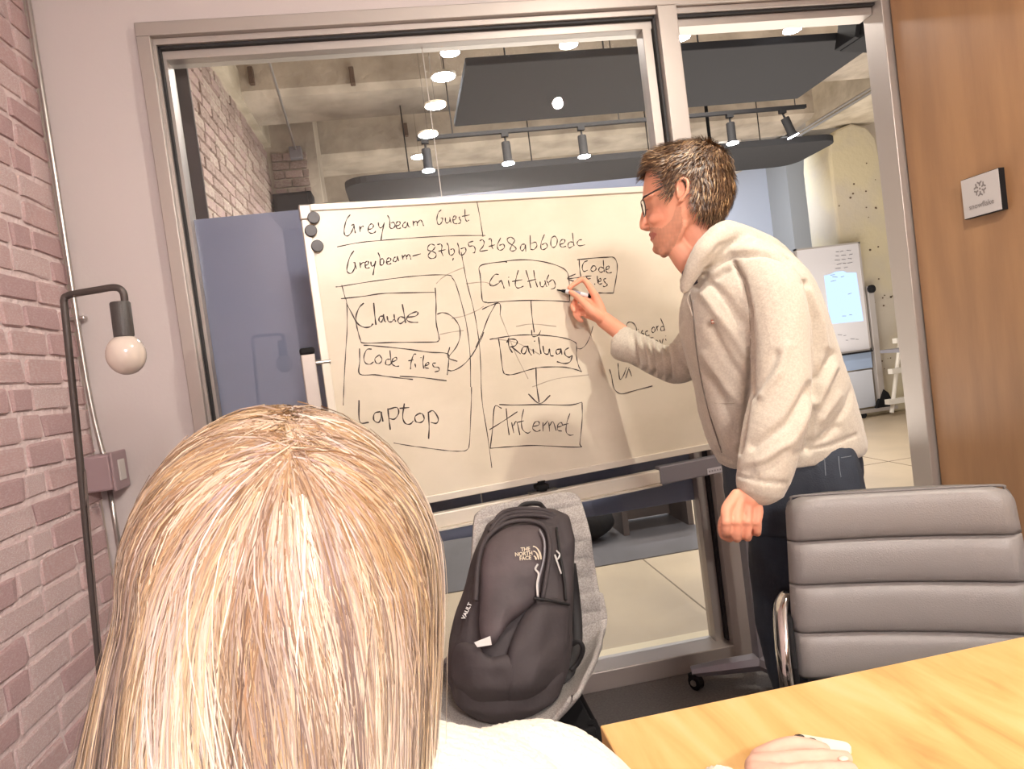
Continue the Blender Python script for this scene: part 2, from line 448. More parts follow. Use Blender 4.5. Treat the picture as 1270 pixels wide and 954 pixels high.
# room sign on the door
sg = empty('room_sign', (2.05, 2.2, 1.58), 'grey room sign with snowflake emblem and black edge on the wooden door', 'sign')
sy0, sy1, sz0, sz1 = 2.113, 2.272, 1.582, 1.719
obj('sign_backing', boxx(2.040, 2.062, sy0 - .001, sy1 + .002, sz0 - .002, sz1 + .002), M['blackmetal'], sg)
obj('sign_face', boxx(2.0375, 2.040, sy0, sy1, sz0, sz1), mat('sign_face', 'b9b4b3', .4), sg)
ink = mat('sign_print', '77706f', .5)
sc = np.array([2.037, (sy0 + sy1) / 2, 1.672])
g = []
for k in range(6):
    a = math.radians(60 * k + 0)
    R2 = lambda x, y: (x * math.cos(a) - y * math.sin(a), x * math.sin(a) + y * math.cos(a))
    for pl in ([(-.003, .009), (.003, .009), (.003, .016), (.011, .022), (.008, .026), (0, .0205), (-.008, .026), (-.011, .022), (-.003, .016)],):
        g.append(prism([R2(*p) for p in pl], sc, (0, -1, 0), (0, 0, 1), -.0006))
g.append(prism([(.004 * math.cos(a), .004 * math.sin(a)) for a in np.arange(8) * math.pi / 4], sc, (0, -1, 0), (0, 0, 1), -.0006))
obj('emblem', g, ink, sg)
obj('sign_text', text_geom('snowflake', .027, (2.0370, (sy0 + sy1) / 2, 1.617), (0, -1, 0), (0, 0, 1), .0006), ink, sg, recalc=False)

# ------------------------------------------------------------------ the hall beyond the glass
struct('floor_hall', boxx(-1.25, 12, YW + .02, 11.2, -.1, 0), M['hallfloor'])
ORG_h = None
seam = mat('floor_joint', '6f6253', .9)
hf = bpy.data.objects['floor_hall']
obj('joint', boxx(-1.2, 12, 2.815, 2.825, -.001, .0015), seam, hf)
obj('joint', boxx(1.222, 1.230, 2.83, 11, -.001, .0015), seam, hf)
obj('joint', boxx(-1.2, 12, 5.45, 5.458, -.001, .0015), seam, hf)
obj('joint', boxx(3.92, 3.928, 2.83, 11, -.001, .0015), seam, hf)
obj('joint', boxx(-1.2, 12, 8.05, 8.058, -.001, .0015), seam, hf)
struct('ceiling_hall', boxx(-1.25, 12, YW + .14, 11.2, 4.25, 4.4), M['concrete'])
struct('wall_back', boxx(-1.25, 12, 11.0, 11.2, 0, 4.25), M['bluewall'])
struct('wall_left_hall', boxx(-1.25, -1.115, YW + .14, 11, 0, 4.25), M['hallmortar'])
wlh = struct('wall_left_brick', boxx(-1.20, -1.114, YW + .16, 7.35, 1.2, 3.72), M['hallmortar'])
lay_bricks(wlh, -1.100, 4.1, 7.33, 1.95, 3.70, 0.21, 0.068, 0.022, 0.05, M['hallbrick'], 300, variants_for(M['hallbrick'], 31), wob=.012, seed=9)
struct('trim_1', boxx(-1.22, -1.05, YW + .14, 11, 3.70, 3.95), M['concrete_light'])
# concrete beams across and one girder along
def beam(name, x0, x1, y0, y1, z0, z1, m, nn=(0, 0, 0)):
    return struct(name, boxx(x0, x1, y0, y1, z0, z1), m, bevel=.05, seg=1)
beam('trim_2', -1.2, 5.3, 6.12, 6.85, 3.72, 4.26, M['concrete'])
beam('trim_3', -1.2, 5.3, 7.95, 8.7, 3.72, 4.26, M['concrete'])
beam('trim_4', -1.2, 5.3, 4.2, 4.9, 3.72, 4.26, M['concrete'])
beam('trim_5', 5.25, 6.15, YW + .2, 8.2, 3.62, 4.26, M['concrete_light'])
beam('trim_6', -1.2, 5.3, 9.8, 10.4, 3.6, 4.26, M['concrete'])
# window-like brick patch and pilaster beside the brick wall
pl = struct('trim_8', boxx(-1.12, -.62, 7.36, 7.9, 0, 4.2), M['concrete'])
pp = [P(u, v, 7.35) for u, v in ((331, 192), (371, 189), (374, 232), (336, 234))]
zt, zb, xl, xr = 3.62, 3.20, -1.06, -.72
g = []
rr_ = random.Random(4)
vs = variants_for(M['hallbrick'], 61)
for i in range(5):
    z = zb + i * .088
    x = xl + (0 if i % 2 else -.06)
    while x < xr:
        a, b = max(x, xl), min(x + .16, xr)
        if b - a > .04:
            o = bpy.data.objects.new('brick', vs[rr_.randrange(6)]); COL.objects.link(o); o.parent = pl
            o.scale = (b - a, .04, .07); o.location = Vector(((a + b) / 2, 7.355, z + .035)) - Vector(ORG[pl.name])
        x += .175
st = []
dk = empty('wall_cabinet', (-.9, 7.1, 2.82), 'dark square metal box high on the wall under the brick patch', 'box')
obj('cabinet_body', boxx(-1.07, -.70, 7.10, 7.35, 2.78, 3.17), M['blackmetal'], dk, bevel=.01)
obj('cabinet_lid', boxx(-1.04, -.73, 7.085, 7.10, 2.81, 3.14), M['blackmetal'], dk, bevel=.004)
# dark post beside the glass outside
struct('trim_7', boxx(-.775, -.652, YW + .15, YW + .165, 0, 3.0), mat('dark_post', '4d4543', .8))
# cream wall, column with rounded head
struct('wall_right_hall', boxx(7.4, 7.5, 8.5, 11, 0, 4.25), M['creamwall'])
struct('wall_side_hall', boxx(6.12, 9.0, 8.35, 8.5, 0, 4.25), M['creamwall'])
colp = [(-.34, 0), (-.34, 3.2), (-.31, 3.42), (-.2, 3.56), (0, 3.62), (.2, 3.56), (.31, 3.42), (.34, 3.2), (.34, 0)]
struct('column', prism(colp, (5.76, 8.0, 0), (1, 0, 0), (0, 0, 1), -.6), M['column'], bevel=.03)
cob = bpy.data.objects['column']
g = [];
for i in range(34):
    x, z = NR.uniform(5.46, 6.06), NR.uniform(.5, 3.3); r_ = NR.uniform(.004, .014)
    g.append(prism([(r_ * math.cos(a) * 1.2, r_ * math.sin(a)) for a in np.arange(7) * .9], (x, 7.997, z), (1, 0, 0), (0, 0, 1), .003))
tag(obj('surface_pit', g, M['stain'], cob), kind='stuff')
struct('pillar_far', boxx(6.28, 6.62, 10.4, 11.0, 0, 4.2), mat('far_pillar', 'a9a9a8', .8))
# stains and stubs of old fixings on the ceiling beams
for (u, v, Y, h) in ((436, 90, 6.10, .1), (503, 158, 7.93, .1), (311, 90, 6.10, .1)):
    p = P(u, v, Y); tag(obj('old_bracket', boxx(p[0] - .02, p[0] + .02, Y - .03, Y + .04, p[2] - h, p[2] + h * .4), M['stain'], bevel=.004),
        'small rusty bracket stub on the concrete beam ' + ('above the whiteboard heading' if u == 436 else 'left of the ceiling lights' if u == 503 else 'near the brick wall top'), 'bracket')

# suspended charcoal acoustic panels
def tri_panel(name, x0, x1, y0, y1, z, th, lab, rad=None):
    t = empty(name, ((x0 + x1) / 2, (y0 + y1) / 2, z), lab, 'panel')
    if rad:
        pts = rrect(x1 - x0, y1 - y0, rad, 6)
        g = prism(pts, ((x0 + x1) / 2, (y0 + y1) / 2, z), (1, 0, 0), (0, 1, 0), th)
    else: g = boxx(x0, x1, y0, y1, z, z + th)
    obj('felt_slab', g, M['panel'], t, bevel=.006)
    for i in range(4):
        x = x0 + (x1 - x0) * (i + .5) / 4
        obj('hanger', cyl((x, (y0 + y1) / 2, z + th), (x, (y0 + y1) / 2, 4.25), .006, 6), M['blackmetal'], t)
    return t
tri_panel('acoustic_panel', .56, 3.24, 4.08, 5.1, 3.0, .05, 'large dark rectangular ceiling panel hung nearest the glass')
tri_panel('acoustic_panel', -.33, 4.3, 6.12, 7.0, 2.935, .06, 'long dark ceiling panel with rounded end, hung behind the row of spotlights', .2)

# track lights: rows of small cylinders on a black rail
def track_row(y, zr, xs, x0, x1, lab, n0, tilts=None, first=None):
    rail = empty('light_track', ((x0 + x1) / 2, y, zr), lab, 'light track')
    obj('rail', boxx(x0, x1, y - .018, y + .018, zr, zr + .03), M['blackmetal'], rail)
    for x in (x0 + .3, (x0 + x1) / 2, x1 - .1):
        obj('rod', cyl((x, y, zr + .03), (x, y, 4.25), .005, 6), M['blackmetal'], rail)
    for i, x in enumerate(xs):
        tl = tilts[i] if tilts else 0
        t = empty('spotlight', (x, y, zr - .26), n0[i], 'spotlight', 'spotlights on the ceiling tracks')
        obj('bracket', boxx(x - .03, x + .03, y - .02, y + .02, zr - .03, zr), M['blackmetal'], t)
        d = nrm((math.sin(tl), 0, -math.cos(tl))); a = np.array([x, y, zr - .03])
        obj('stem', cyl(a, a + d * .05, .009, 8), M['blackmetal'], t)
        obj('housing', lathe([(.0, 0), (.036, 0), (.038, .01), (.038, .15), (.045, .16), (.045, .18)], a + d * .045, d, 16), M['blackmetal'], t, smooth=True)
        obj('lamp_face', lathe([(0.0, 0), (.052, 0), (.052, .008), (0.0, .01)], a + d * .222, d, 16), M['lamp_emit'], t)
        l = light('spotlight_beam', 'SPOT', tuple(a + d * .25), 26, (.93, .96, 1.0), .05, target=tuple(a + d * 2), spot=115, blend=.6)
        l.parent = t; l.location = Vector(a + d * .25) - t.location
names1 = ['spotlight hanging left of the large dark panel, row nearest the glass', 'spotlight above the middle of the large dark panel', 'spotlight just right of the glass mullion, nearest row', 'rightmost spotlight of the row nearest the glass, by the doorway top']
track_row(3.9, 3.26, (.458, 1.13, 1.80, 2.494), .2, 3.2, 'black light track nearest the glass, mostly above the frame', names1)
names2 = ['spotlight at the left end of the far track, above the board top', 'second spotlight from the left on the far track', 'third spotlight from the left on the far track', 'spotlight on the far track just above the writing man\'s forehead', 'spotlight on the far track above and right of the man\'s head', 'tilted spotlight at the right end of the far track']
track_row(5.95, 3.195, (.39, 1.07, 1.74, 2.42, 3.11, 3.62), .33, 3.85, 'black light track crossing behind the large ceiling panel', names2, tilts=[0, 0, 0, 0, 0, .35])
# glowing discs drawn for lamp reflections, receding behind the left of the panel
for i, (u, v, ly) in enumerate(((550, 96, 4.6), (540, 132, 5.3), (531, 168, 5.7), (520, 195, 6.9))):
    p = P(u, v, ly)
    t = empty('reflection_disc', p, 'small glowing disc for a lamp reflection, %s of the four receding left of the dark panel' % ('nearest', 'second', 'third', 'farthest')[i], 'light', 'glowing reflection discs in a receding row')
    obj('glow_disc', lathe([(0, 0), (.075, 0), (.075, .012), (0, .014)], p, (0, 0, 1), 18), M['lamp_emit'], t)
    obj('disc_rim', lathe([(.076, .004), (.082, .004), (.082, .02), (.076, .02)], p, (0, 0, 1), 18), M['concrete_light'], t, smooth=True)
    obj('rod', cyl(p + np.array([0, 0, .014]), (p[0], p[1], 4.2), .0012, 6), M['blackmetal'], t)
# black unit high up near the doorway
bu = empty('ceiling_speaker', P(1063, 40, 4.0), 'black angular speaker box hung high above the doorway', 'speaker')
c0 = P(1066, 38, 4.0)
obj('speaker_body', box(c0 + np.array([.1, 0, 0]), (.36, .22, .2), .1, 0, .05), M['blackmetal'], bu, bevel=.02)
obj('speaker_grille', box(c0 + np.array([-.09, -.02, -.01]), (.03, .18, .16), .1, 0, .3), M['blackmetal'], bu, bevel=.004)
obj('bracket', cyl(c0 + np.array([.1, 0, .1]), (c0[0] + .1, c0[1], 4.25), .012, 8), M['blackmetal'], bu)
# conduits
for i, (a, b, r_, lab) in enumerate((((-.62, 4.3, 3.60), (-.80, 7.2, 3.6), .011, 'thin metal conduit running away along the hall ceiling beside the brick wall'),
                                  ((5.1, 3.2, 3.55), (5.1, 8.3, 3.55), .02, 'upper metal conduit running along the concrete girder on the right'),
                                  ((4.95, 3.2, 3.52), (4.95, 8.3, 3.52), .014, 'lower thinner conduit beside the concrete girder on the right'),
                                  ((-.7, 7.2, 3.05), (1.2, 7.2, 3.05), .012, 'thin pipe crossing behind the rounded dark panel'))):
    obj('conduit', cyl(a, b, r_, 10), M['pipe'], smooth=True, label=lab, cat='pipe')
cb = P(367, 190, 7.2)
obj('conduit_box', box(cb, (.12, .08, .12)), M['alu_dark'], bevel=.01, label='small grey conduit box high beside the brick patch', cat='box')
# projector-like dark unit left of the white wall
p = P(885, 214, 7.6)
obj('ceiling_projector', [box(p, (.32, .3, .2), 0.1), cyl(p + [0, 0, .1], (p[0], p[1], 4.2), .02, 8)], M['blackmetal'], bevel=.01, label='small black box hanging behind the writing man\'s head', cat='projector')

# far mobile whiteboard beside the column
fw = empty('mobile_whiteboard', (5.4, 8.0, 0), 'distant mobile whiteboard with a blue lit patch beside the concrete column', 'whiteboard')
M['wbfar'] = mat('far_board', 'c9c6c9', .35)
M['blueproj'] = emat('projected_light', 'b4cdfa', 0.9)
y8 = 7.9
obj('board', boxx(4.78, 5.60, y8, y8 + .03, .84, 2.13), M['wbfar'], fw)
obj('frame', [boxx(4.76, 5.62, y8 - .008, y8 + .035, 2.13, 2.15), boxx(5.60, 5.62, y8 - .008, y8 + .035, .82, 2.15), boxx(4.76, 5.62, y8 - .008, y8 + .035, .82, .84), boxx(4.76, 4.78, y8 - .008, y8 + .035, .82, 2.15)], M['alu'], fw)
q = [P(u, v, y8 - .004) for u, v in ((1022, 342), (1030, 340), (1036, 337), (1046, 336), (1050, 338), (1062, 338), (1071, 398), (1030, 402))]
o0 = q[0]; 
obj('lit_patch', prism([(a[0] - o0[0], a[2] - o0[2]) for a in q], (o0[0], y8 - .002, o0[2]), (1, 0, 0), (0, 0, 1), .0015), M['blueproj'], fw, label='blue glowing projected patch')
g = []
for i in range(26):
    if i < 14: x, z = 5.30 + (i % 3) * .085 + NR.uniform(-.02, .02), 2.06 - (i // 3) * .05
    else: x, z = 5.20 + NR.uniform(0, .3), NR.uniform(.95, 1.06) if i > 20 else NR.uniform(1.25, 1.8)
    g.append(box((x, y8 - .004, z), (NR.uniform(.03, .07), .001, .006), 0, 0, NR.uniform(-.2, .2)))
obj('handwriting', g, mat('far_ink', '6b6a72', .6), fw, kind='stuff')
obj('tray', boxx(4.9, 5.6, y8 - .06, y8, .80, .82), M['blackmetal'], fw)
obj('lower_panel', boxx(4.9, 5.62, y8 + .01, y8 + .02, .60, .80), mat('blue_lower_panel', '8f9fb8', .5), fw)
obj('lower_panel', boxx(4.9, 5.62, y8 + .03, y8 + .04, .12, .58), mat('pale_lower_panel', 'b9bcc4', .5), fw)
obj('post', boxx(5.64, 5.72, y8 - .03, y8 + .04, .1, 1.6), M['alu'], fw, bevel=.006)
obj('knob', lathe([(0, 0), (.05, 0), (.05, .03), (0, .04)], (5.68, y8 - .03, 1.56), (0, -1, 0), 14), M['blackmetal'], fw)
obj('foot_gusset', prism([(-.12, 0), (.12, 0), (.06, .17), (0, .22)], (5.70, y8 - .04, .1), (1, 0, 0), (0, 0, 1), -.05), M['blackmetal'], fw)
obj('foot', boxx(5.30, 5.86, y8 - .05, y8 + .02, .06, .1), M['alu'], fw)
obj('caster', cyl((5.40, y8 - .04, .04), (5.40, y8, .04), .04, 12), M['blackmetal'], fw)
# white easel and leaning post
ez = empty('easel', (5.8, 7.75, 0), 'white wooden easel seen through the doorway beside the column', 'easel')
M['whitewood'] = mat('white_wood', 'd9d2c6', .6)
ye = 7.7
def EP(u, v, Y=ye): return P(u, v, Y)
obj('leg', cyl(EP(1106, 512), EP(1119, 400, ye + .1), .024, 8), M['whitewood'], ez)
obj('leg', cyl(EP(1141, 512), EP(1125, 400, ye + .1), .024, 8), M['whitewood'], ez)
obj('leg', cyl(EP(1122, 420, ye + .12), EP(1126, 497, ye + .45), .02, 8), M['whitewood'], ez)
for nm, (u0, u1, v0) in (('shelf', (1100, 1140, 499)), ('crossbar', (1104, 1138, 461)), ('crossbar', (1109.5, 1133, 423))):
    a_, b_ = EP(u0, v0, ye - .01), EP(u1, v0 + (1 if nm == 'shelf' else 0) - (u1 - u0) * .10, ye - .01)
    obj(nm, boxx(a_[0], b_[0], ye - .05, ye + .03, a_[2] - .03, a_[2] + .03), M['whitewood'], ez)
tb = empty('side_table', (6.1, 7.0, 0), 'grey metal legged table corner just left of the doorway jamb', 'table')
a_, b_ = P(1125.5, 437, 7.0), P(1135, 521, 7.3)
obj('leg', cyl((a_[0] + .02, 7.0, 0), (a_[0] + .02, 7.0, a_[2]), .026, 8), M['alu_dark'], tb)
obj('leg', cyl((a_[0] + .75, 7.0, 0), (a_[0] + .75, 7.0, a_[2]), .026, 8), M['alu_dark'], tb)
obj('table_top', boxx(a_[0], a_[0] + .8, 6.95, 7.45, a_[2], a_[2] + .035), M['alu_dark'], tb)
ln = empty('lanyard', (6.1, 8.3, 1.5), 'blue lanyard with white badge hung on the cream wall', 'lanyard')
q0 = P(1119, 345, 8.33); q1 = P(1116, 385, 8.33); q2 = P(1118, 405, 8.33)
obj('strap', [tube([q0, (q0 + q1) / 2 + [.03, 0, 0], q1], .014, 6), tube([q0, (q0 + q1) / 2 - [.03, 0, 0], q1], .012, 6)], mat('blue_strap', '7f93b5', .7), ln)
obj('badge', box(q2, (.12, .01, .15), 0, 0, .2), mat('badge_card', 'c3cfe0', .5), ln, bevel=.01)
obj('badge_holder', box(q2 + np.array([0, .008, .01]), (.14, .008, .17), 0, 0, .2), mat('blue_holder', '3c5c96', .5), ln, bevel=.01)
# dark sheet for floor shade, with things on it, seen low through the glass
struct('floor_shade_sheet', boxx(-1.1, 1.78, 4.02, 7.2, 0, .006), M['floor_shade'])
p = PZ(752, 673, 0)
q = ball((p[0] - .13, p[1] + .15, .16), (.24, .2, .17), 18, 12)
q[0][:, 2] = np.maximum(q[0][:, 2], .006)
q[0][:, 2] *= 1 - .35 * np.clip((q[0][:, 0] - (p[0] - .1)) / .25, -0.4, 1)
duf = empty('duffel_bag', (p[0] - .13, p[1] + .15, 0), 'black soft bag on the dark hall floor, seen under the film', 'bag')
obj('bag_body', q, mat('black_bag', '1d1b1c', .7, bump=.2), duf, smooth='all')
obj('strap', tube(catmull([(p[0] - .3, p[1] + .1, .27), (p[0] - .16, p[1] + .05, .38), (p[0] - .02, p[1] + .1, .24)], 6), .012, 6), M['blackmetal'], duf, smooth=True)
bn = empty('storage_bench', (1.62, 4.75, 0), 'dark brown low bench on the hall floor behind the glass', 'bench')
M['darkwood'] = mat('dark_bench', '4d4340', .5, col2='5a4e49', scale=5)
obj('seat_top', boxx(1.28, 1.78, 4.55, 4.95, .38, .44), M['darkwood'], bn, bevel=.01)
obj('side_panel', boxx(1.28, 1.32, 4.55, 4.95, .0, .38), M['darkwood'], bn)
obj('side_panel', boxx(1.74, 1.78, 4.55, 4.95, .0, .38), M['darkwood'], bn)
obj('back_panel', boxx(1.32, 1.74, 4.9, 4.94, .02, .38), M['darkwood'], bn)
# ------------------------------------------------------------------ whiteboard on its wheeled stand
TH = 0.17
BE = np.array([math.cos(TH), math.sin(TH), 0]); BN = np.array([math.sin(TH), -math.cos(TH), 0]); BZ = np.array([0, 0, 1.0])
B0 = np.array([-.249, 2.132, 0]); BW = 1.345; BZ0, BZ1 = .886, 1.822
def B(s, z, n=0.0): return B0 + BE * s + BZ * z + BN * n
def bbox_(s0, s1, z0, z1, n0, n1):
    return box(B((s0 + s1) / 2, (z0 + z1) / 2, (n0 + n1) / 2), (s1 - s0, abs(n1 - n0), z1 - z0), TH)
def PB(u, v, n=0.001):
    r = ray(u, v); nn = -BN[:2]; t = (nn @ (B0[:2] + BN[:2] * n)) / (nn @ r[:2]); return CAMPOS + r * t
M['board'] = mat('whiteboard_surface', 'd3c9b6', 0.28, col2='cac0ac', scale=3.2, stretch=(1, 1, 1.6), ramp=(.42, .62), spec=.4)
M['bframe'] = mat('board_frame', 'd5cdbf', 0.4, .2)
M['ink'] = mat('black_marker_ink', '3a2f2e', 0.6)
M['inklight'] = mat('faded_marker_ink', 'a59a8a', 0.7)
wb = empty('mobile_whiteboard', (.45, 2.25, 0), 'large whiteboard on a wheeled stand covered in black handwritten diagrams', 'whiteboard')
obj('board', bbox_(.018, BW - .018, BZ0 + .018, BZ1 - .018, -.018, 0), M['board'], wb)
fr = obj('frame', [bbox_(0.03, BW - .03, BZ1 - .020, BZ1, -.022, .006), bbox_(0.03, BW - .03, BZ0, BZ0 + .022, -.022, .006), bbox_(0, .024, BZ0 + .02, BZ1 - .045, -.022, .006), bbox_(BW - .024, BW, BZ0 + .03, BZ1 - .03, -.022, .006)], M['bframe'], wb, bevel=.002)
for s_, z_ in ((.013, BZ1 - .022), (.015, BZ0 + .015), (BW - .015, BZ0 + .015), (BW - .015, BZ1 - .022)):
    obj('corner_cap', bbox_(s_ - .016, s_ + .018, z_ - .022, z_ + .022, -.024, .007), M['alu'], wb, bevel=.004)
def upright(s):
    obj('upright', bbox_(s - .02, s + .02, .07, 1.385, -.02, .02), M['alu_dark'] if s > 1 else M['alu'], wb, bevel=.003)
    obj('post_cap', bbox_(s - .021, s + .021, 1.385, 1.405, -.021, .021), M['blackmetal'], wb, bevel=.006)
    sg_ = 1 if s < .5 else -1
    obj('pivot_pin', cyl(B(s + sg_ * .01, 1.358), B(s + sg_ * .062, 1.358), .008, 12), M['pipe'], wb, smooth=True)
upright(-.036); upright(BW + .038)
obj('crossbar', bbox_(-.03, 1.06, .806, .852, -.015, .015), M['bframe'], wb, bevel=.004)
obj('crossbar_lip', bbox_(-.03, 1.055, .800, .806, -.02, .03), M['bframe'], wb)
obj('crossbar_shaded_end', bbox_(1.06, BW + .02, .80, .862, -.018, .018), M['alu_dark'], wb, bevel=.004)  # end of the same bar, greyed for the man's shadow
p = PB(889, 583, .02)
obj('sticker', box(p, (.078, .0015, .02), TH), mat('grey_sticker', 'bdb9be', .5), wb, label='small printed label on the shaded crossbar end')
obj('sticker_print', [box(p + BE * (-.03 + .011 * i) + BN * .001, (.006, .001, .006), TH) for i in range(6)], M['alu_dark'], wb)
for s in (-.036, BW + .038):
    b = B(s, .06)
    e1 = np.array([-.95, .31, 0]); e2 = np.array([.31, -.95, 0])
    L1 = .25 if s > 1 else .22
    f1 = obj('foot', tube([b - e1 * .2 + BZ * .02, b + BZ * .03, b + e1 * L1 * .6 + BZ * .015, b + e1 * L1 + BZ * .005], [.022, .034, .028, .02], 8), M['alu_dark'], wb, smooth=True)
    f2 = obj('foot', tube([b + e2 * .42 + BZ * .0, b + e2 * .2 + BZ * .02, b + BZ * .03], [.02, .028, .03], 8), M['alu_dark'], wb, smooth=True)
    for q in (b + e1 * (L1 - .01), b + e2 * .41):
        q = np.array([q[0], q[1], 0])
        c = obj('caster', [cyl(q + [-.012, -.012, .028], q + [.012, -.0, .028], .028, 16), cyl(q + BZ * .03, q + BZ * .06, .012, 8), box(q + BZ * .05, (.04, .03, .02), .4)], M['blackmetal'], wb, bevel=.002)
        obj('hub_cap', lathe([(0, .002), (.012, .002), (.012, 0)], q + np.array([-.013, -.013, .028]), (-.7, -.7, 0), 12), M['pipe'], c)

STROKES = {}
def S(word, crop, *lines):
    ox, oy, sc = crop
    STROKES.setdefault(word, [])
    for l in lines:
        n = list(map(float, l.split()))
        STROKES[word].append([(ox + n[i] / sc, oy + n[i + 1] / sc) for i in range(0, len(n), 2)])
cA, cB, cC, cD, cE, cF = (415, 240, 6.684), (580, 280, 6.35), (410, 330, 6.358), (590, 370, 6.358), (480, 480, 4.885), (730, 380, 7.95)
S('heading', cA, '130 175 100 215 82 280 80 330 95 352 120 345 145 310 160 265 152 255 142 268', '160 265 166 300 172 330',
  '208 270 212 320', '212 295 225 275 242 272', '278 300 310 290 322 265 305 252 285 270 278 310 300 330 330 325 342 310',
  '362 240 368 275 385 285 405 262 412 240', '410 250 395 320 384 390', '438 180 455 215 458 285', '458 285 480 290 500 270 490 240 465 245',
  '510 270 540 258 540 235 520 235 508 260 520 292 550 285', '590 235 570 250 565 275 585 285 600 265 605 240 610 270 625 280',
  '650 225 655 272', '655 245 675 228 685 245 685 268', '685 245 710 220 725 235 738 270')
S('second_word', cA, '885 135 860 160 848 210 855 250 870 258 890 235 895 205 880 205', '918 200 920 235 935 245 955 225 955 195', '955 210 965 245',
  '975 220 1000 215 1005 190 990 188 980 215 990 248 1015 250', '1040 195 1030 200 1045 225 1040 245 1020 250', '1080 130 1082 200 1095 230 1115 220', '1055 190 1120 178')
S('heading_line', cA, '1180 68 1205 200 1230 360', '20 443 200 408 400 388 700 365 1000 350 1250 348')
S('code_line', cA, '160 475 125 530 102 620 110 655 140 660 165 620 168 575 155 575', '168 585 180 628', '210 570 215 618', '215 590 235 572 250 575',
  '250 595 275 590 280 565 262 565 252 590 262 620 290 615', '300 565 305 600 325 595 340 560', '340 560 328 620 318 678', '360 490 375 530 378 595',
  '378 595 400 590 408 560 395 540 378 555', '425 570 460 560 465 540 445 535 430 560 440 588 470 580', '505 525 490 540 488 562 505 565 518 545 520 520 530 560',
  '560 510 568 550', '568 530 585 508 595 525 598 545', '598 525 612 505 625 520 632 548', '645 520 715 500',
  '830 430 800 420 775 440 775 470 810 480 840 500 835 530 800 540 775 520 790 490 820 465 835 440', '850 425 880 420 890 440 885 480 900 520', '860 480 920 465',
  '930 410 945 440 950 500 970 512 992 490 985 460 960 465', '1018 410 1030 450 1035 500 1060 510 1088 480 1080 450 1045 460',
  '1150 395 1110 410 1115 440', '1115 440 1150 435 1165 460 1160 490 1145 492', '985 535 978 558')
S('code_line', cB, '95 120 115 110 130 130 120 165 95 200 160 192', '165 110 180 100 188 120 190 160 200 185', '165 165 215 150',
  '260 95 235 150 240 185 265 192 290 170 280 145 250 155', '365 105 340 90 312 105 325 135 365 160 382 185 355 200 335 190 345 160 370 120 365 105',
  '450 145 425 150 415 180 430 198 450 175 455 148', '455 148 458 205', '492 75 495 185', '495 185 520 188 545 160 535 130 500 140',
  '605 68 580 130 578 180 600 188 628 165 615 138 585 150', '685 80 660 100 655 150 675 172 700 150 705 105 685 80',
  '725 148 760 135 765 112 742 110 725 140 740 168 775 162', '825 55 832 120 838 160', '830 130 805 128 790 150 800 175 830 160', '900 110 875 115 862 140 880 158 925 150')
S('upper_right_box', cB, '155 605 120 595 110 540 100 400 92 325 160 298 310 280', '310 290 305 278 450 268 600 285 720 320 780 360 797 420 802 500 803 595', '803 600 650 590 400 590 155 608')
S('upper_right_word', cB, '245 385 215 385 180 430 175 465 200 475 240 455 265 430 245 440', '265 430 280 470 288 495', '320 430 330 480', '321 404 325 409',
  '400 350 385 400 375 460 390 490 420 485 440 475', '350 440 430 425', '458 350 480 420 498 490', '520 350 530 420 550 485', '470 440 540 420',
  '570 440 575 475 595 480 610 455', '608 430 618 470 625 480', '640 385 622 430 635 450 640 470', '640 445 670 425 690 460 685 490 655 500')
S('small_box', cB, '862 268 990 255 1100 248 1150 250 1175 290 1178 350 1165 440 1148 530', '1148 530 1080 530 1030 528', '878 268 882 340 892 400')
S('small_box_word', cB, '785 420 840 412 920 405', '850 380 785 415 860 445', '945 275 915 290 902 330 915 360 945 350', '985 315 970 345 985 360 1010 345 1005 320 985 315',
  '1068 270 1072 330 1078 365', '1072 335 1045 325 1032 350 1050 368 1072 355', '1085 345 1110 340 1112 318 1095 325 1088 350 1105 372 1135 368')
S('small_box_second_word', cB, '925 400 975 395', '935 400 950 445', '945 420 970 415', '1000 455 1002 465', '1020 395 1025 455', '1030 440 1050 435 1045 415 1030 430 1035 460 1060 455', '1090 415 1070 425 1085 450 1100 465 1080 480 1065 475')
S('large_left_box', cC, '40 165 85 160 300 125 550 92 760 72 930 72 960 95 990 150 1040 320 1075 480 1100 700 1105 954', '88 150 112 240 128 300 130 500 118 700 105 954 100 1100')
S('large_left_box', cE, '512 0 510 100 500 330 485 380 440 390 360 385 240 370 150 358 40 340')
S('inner_box', cC, '82 258 250 240 400 218 560 212 820 207', '825 170 832 300 832 440 855 560 850 590 800 600 500 602 270 608 235 580 212 500 190 420 125 295')
S('inner_word', cC, '262 292 225 330 200 400 210 450 260 482 310 480 335 455', '340 290 350 400 358 465', '415 395 388 400 382 430 400 442 415 410 418 380 425 430 438 442',
  '445 395 455 435 480 440 500 420', '500 380 505 420 515 440', '565 300 580 380 592 450', '585 410 550 400 530 430 550 455 585 430', '605 405 670 395 690 370 670 362 620 385 600 420 630 442 690 445')
S('curved_arrow', cC, '840 380 880 368 930 380 980 420 1015 480 1020 560 990 640 930 715', '940 640 925 720 1000 752')
S('lower_left_box', cC, '228 650 230 750 230 852 350 858 450 872 560 885 650 895', '545 870 700 878 915 905', '260 625 350 630 600 655 780 680 920 692 930 760 920 860')
S('lower_left_word', cC, '325 655 285 660 262 720 275 765 310 775 340 755', '385 700 350 730 360 765 390 765 405 735 385 700', '468 665 475 740 480 775', '470 735 440 740 435 775 465 780 478 765',
  '480 760 520 740 515 720 490 735 485 770 510 790 540 790')
S('lower_left_second_word', cC, '675 695 655 700 635 760 630 815', '612 748 655 740', '665 770 672 800', '712 720 714 726', '735 705 728 760 735 810',
  '740 790 775 775 768 760 750 775 745 800 775 808', '830 765 805 770 815 795 850 800 855 825 820 835')
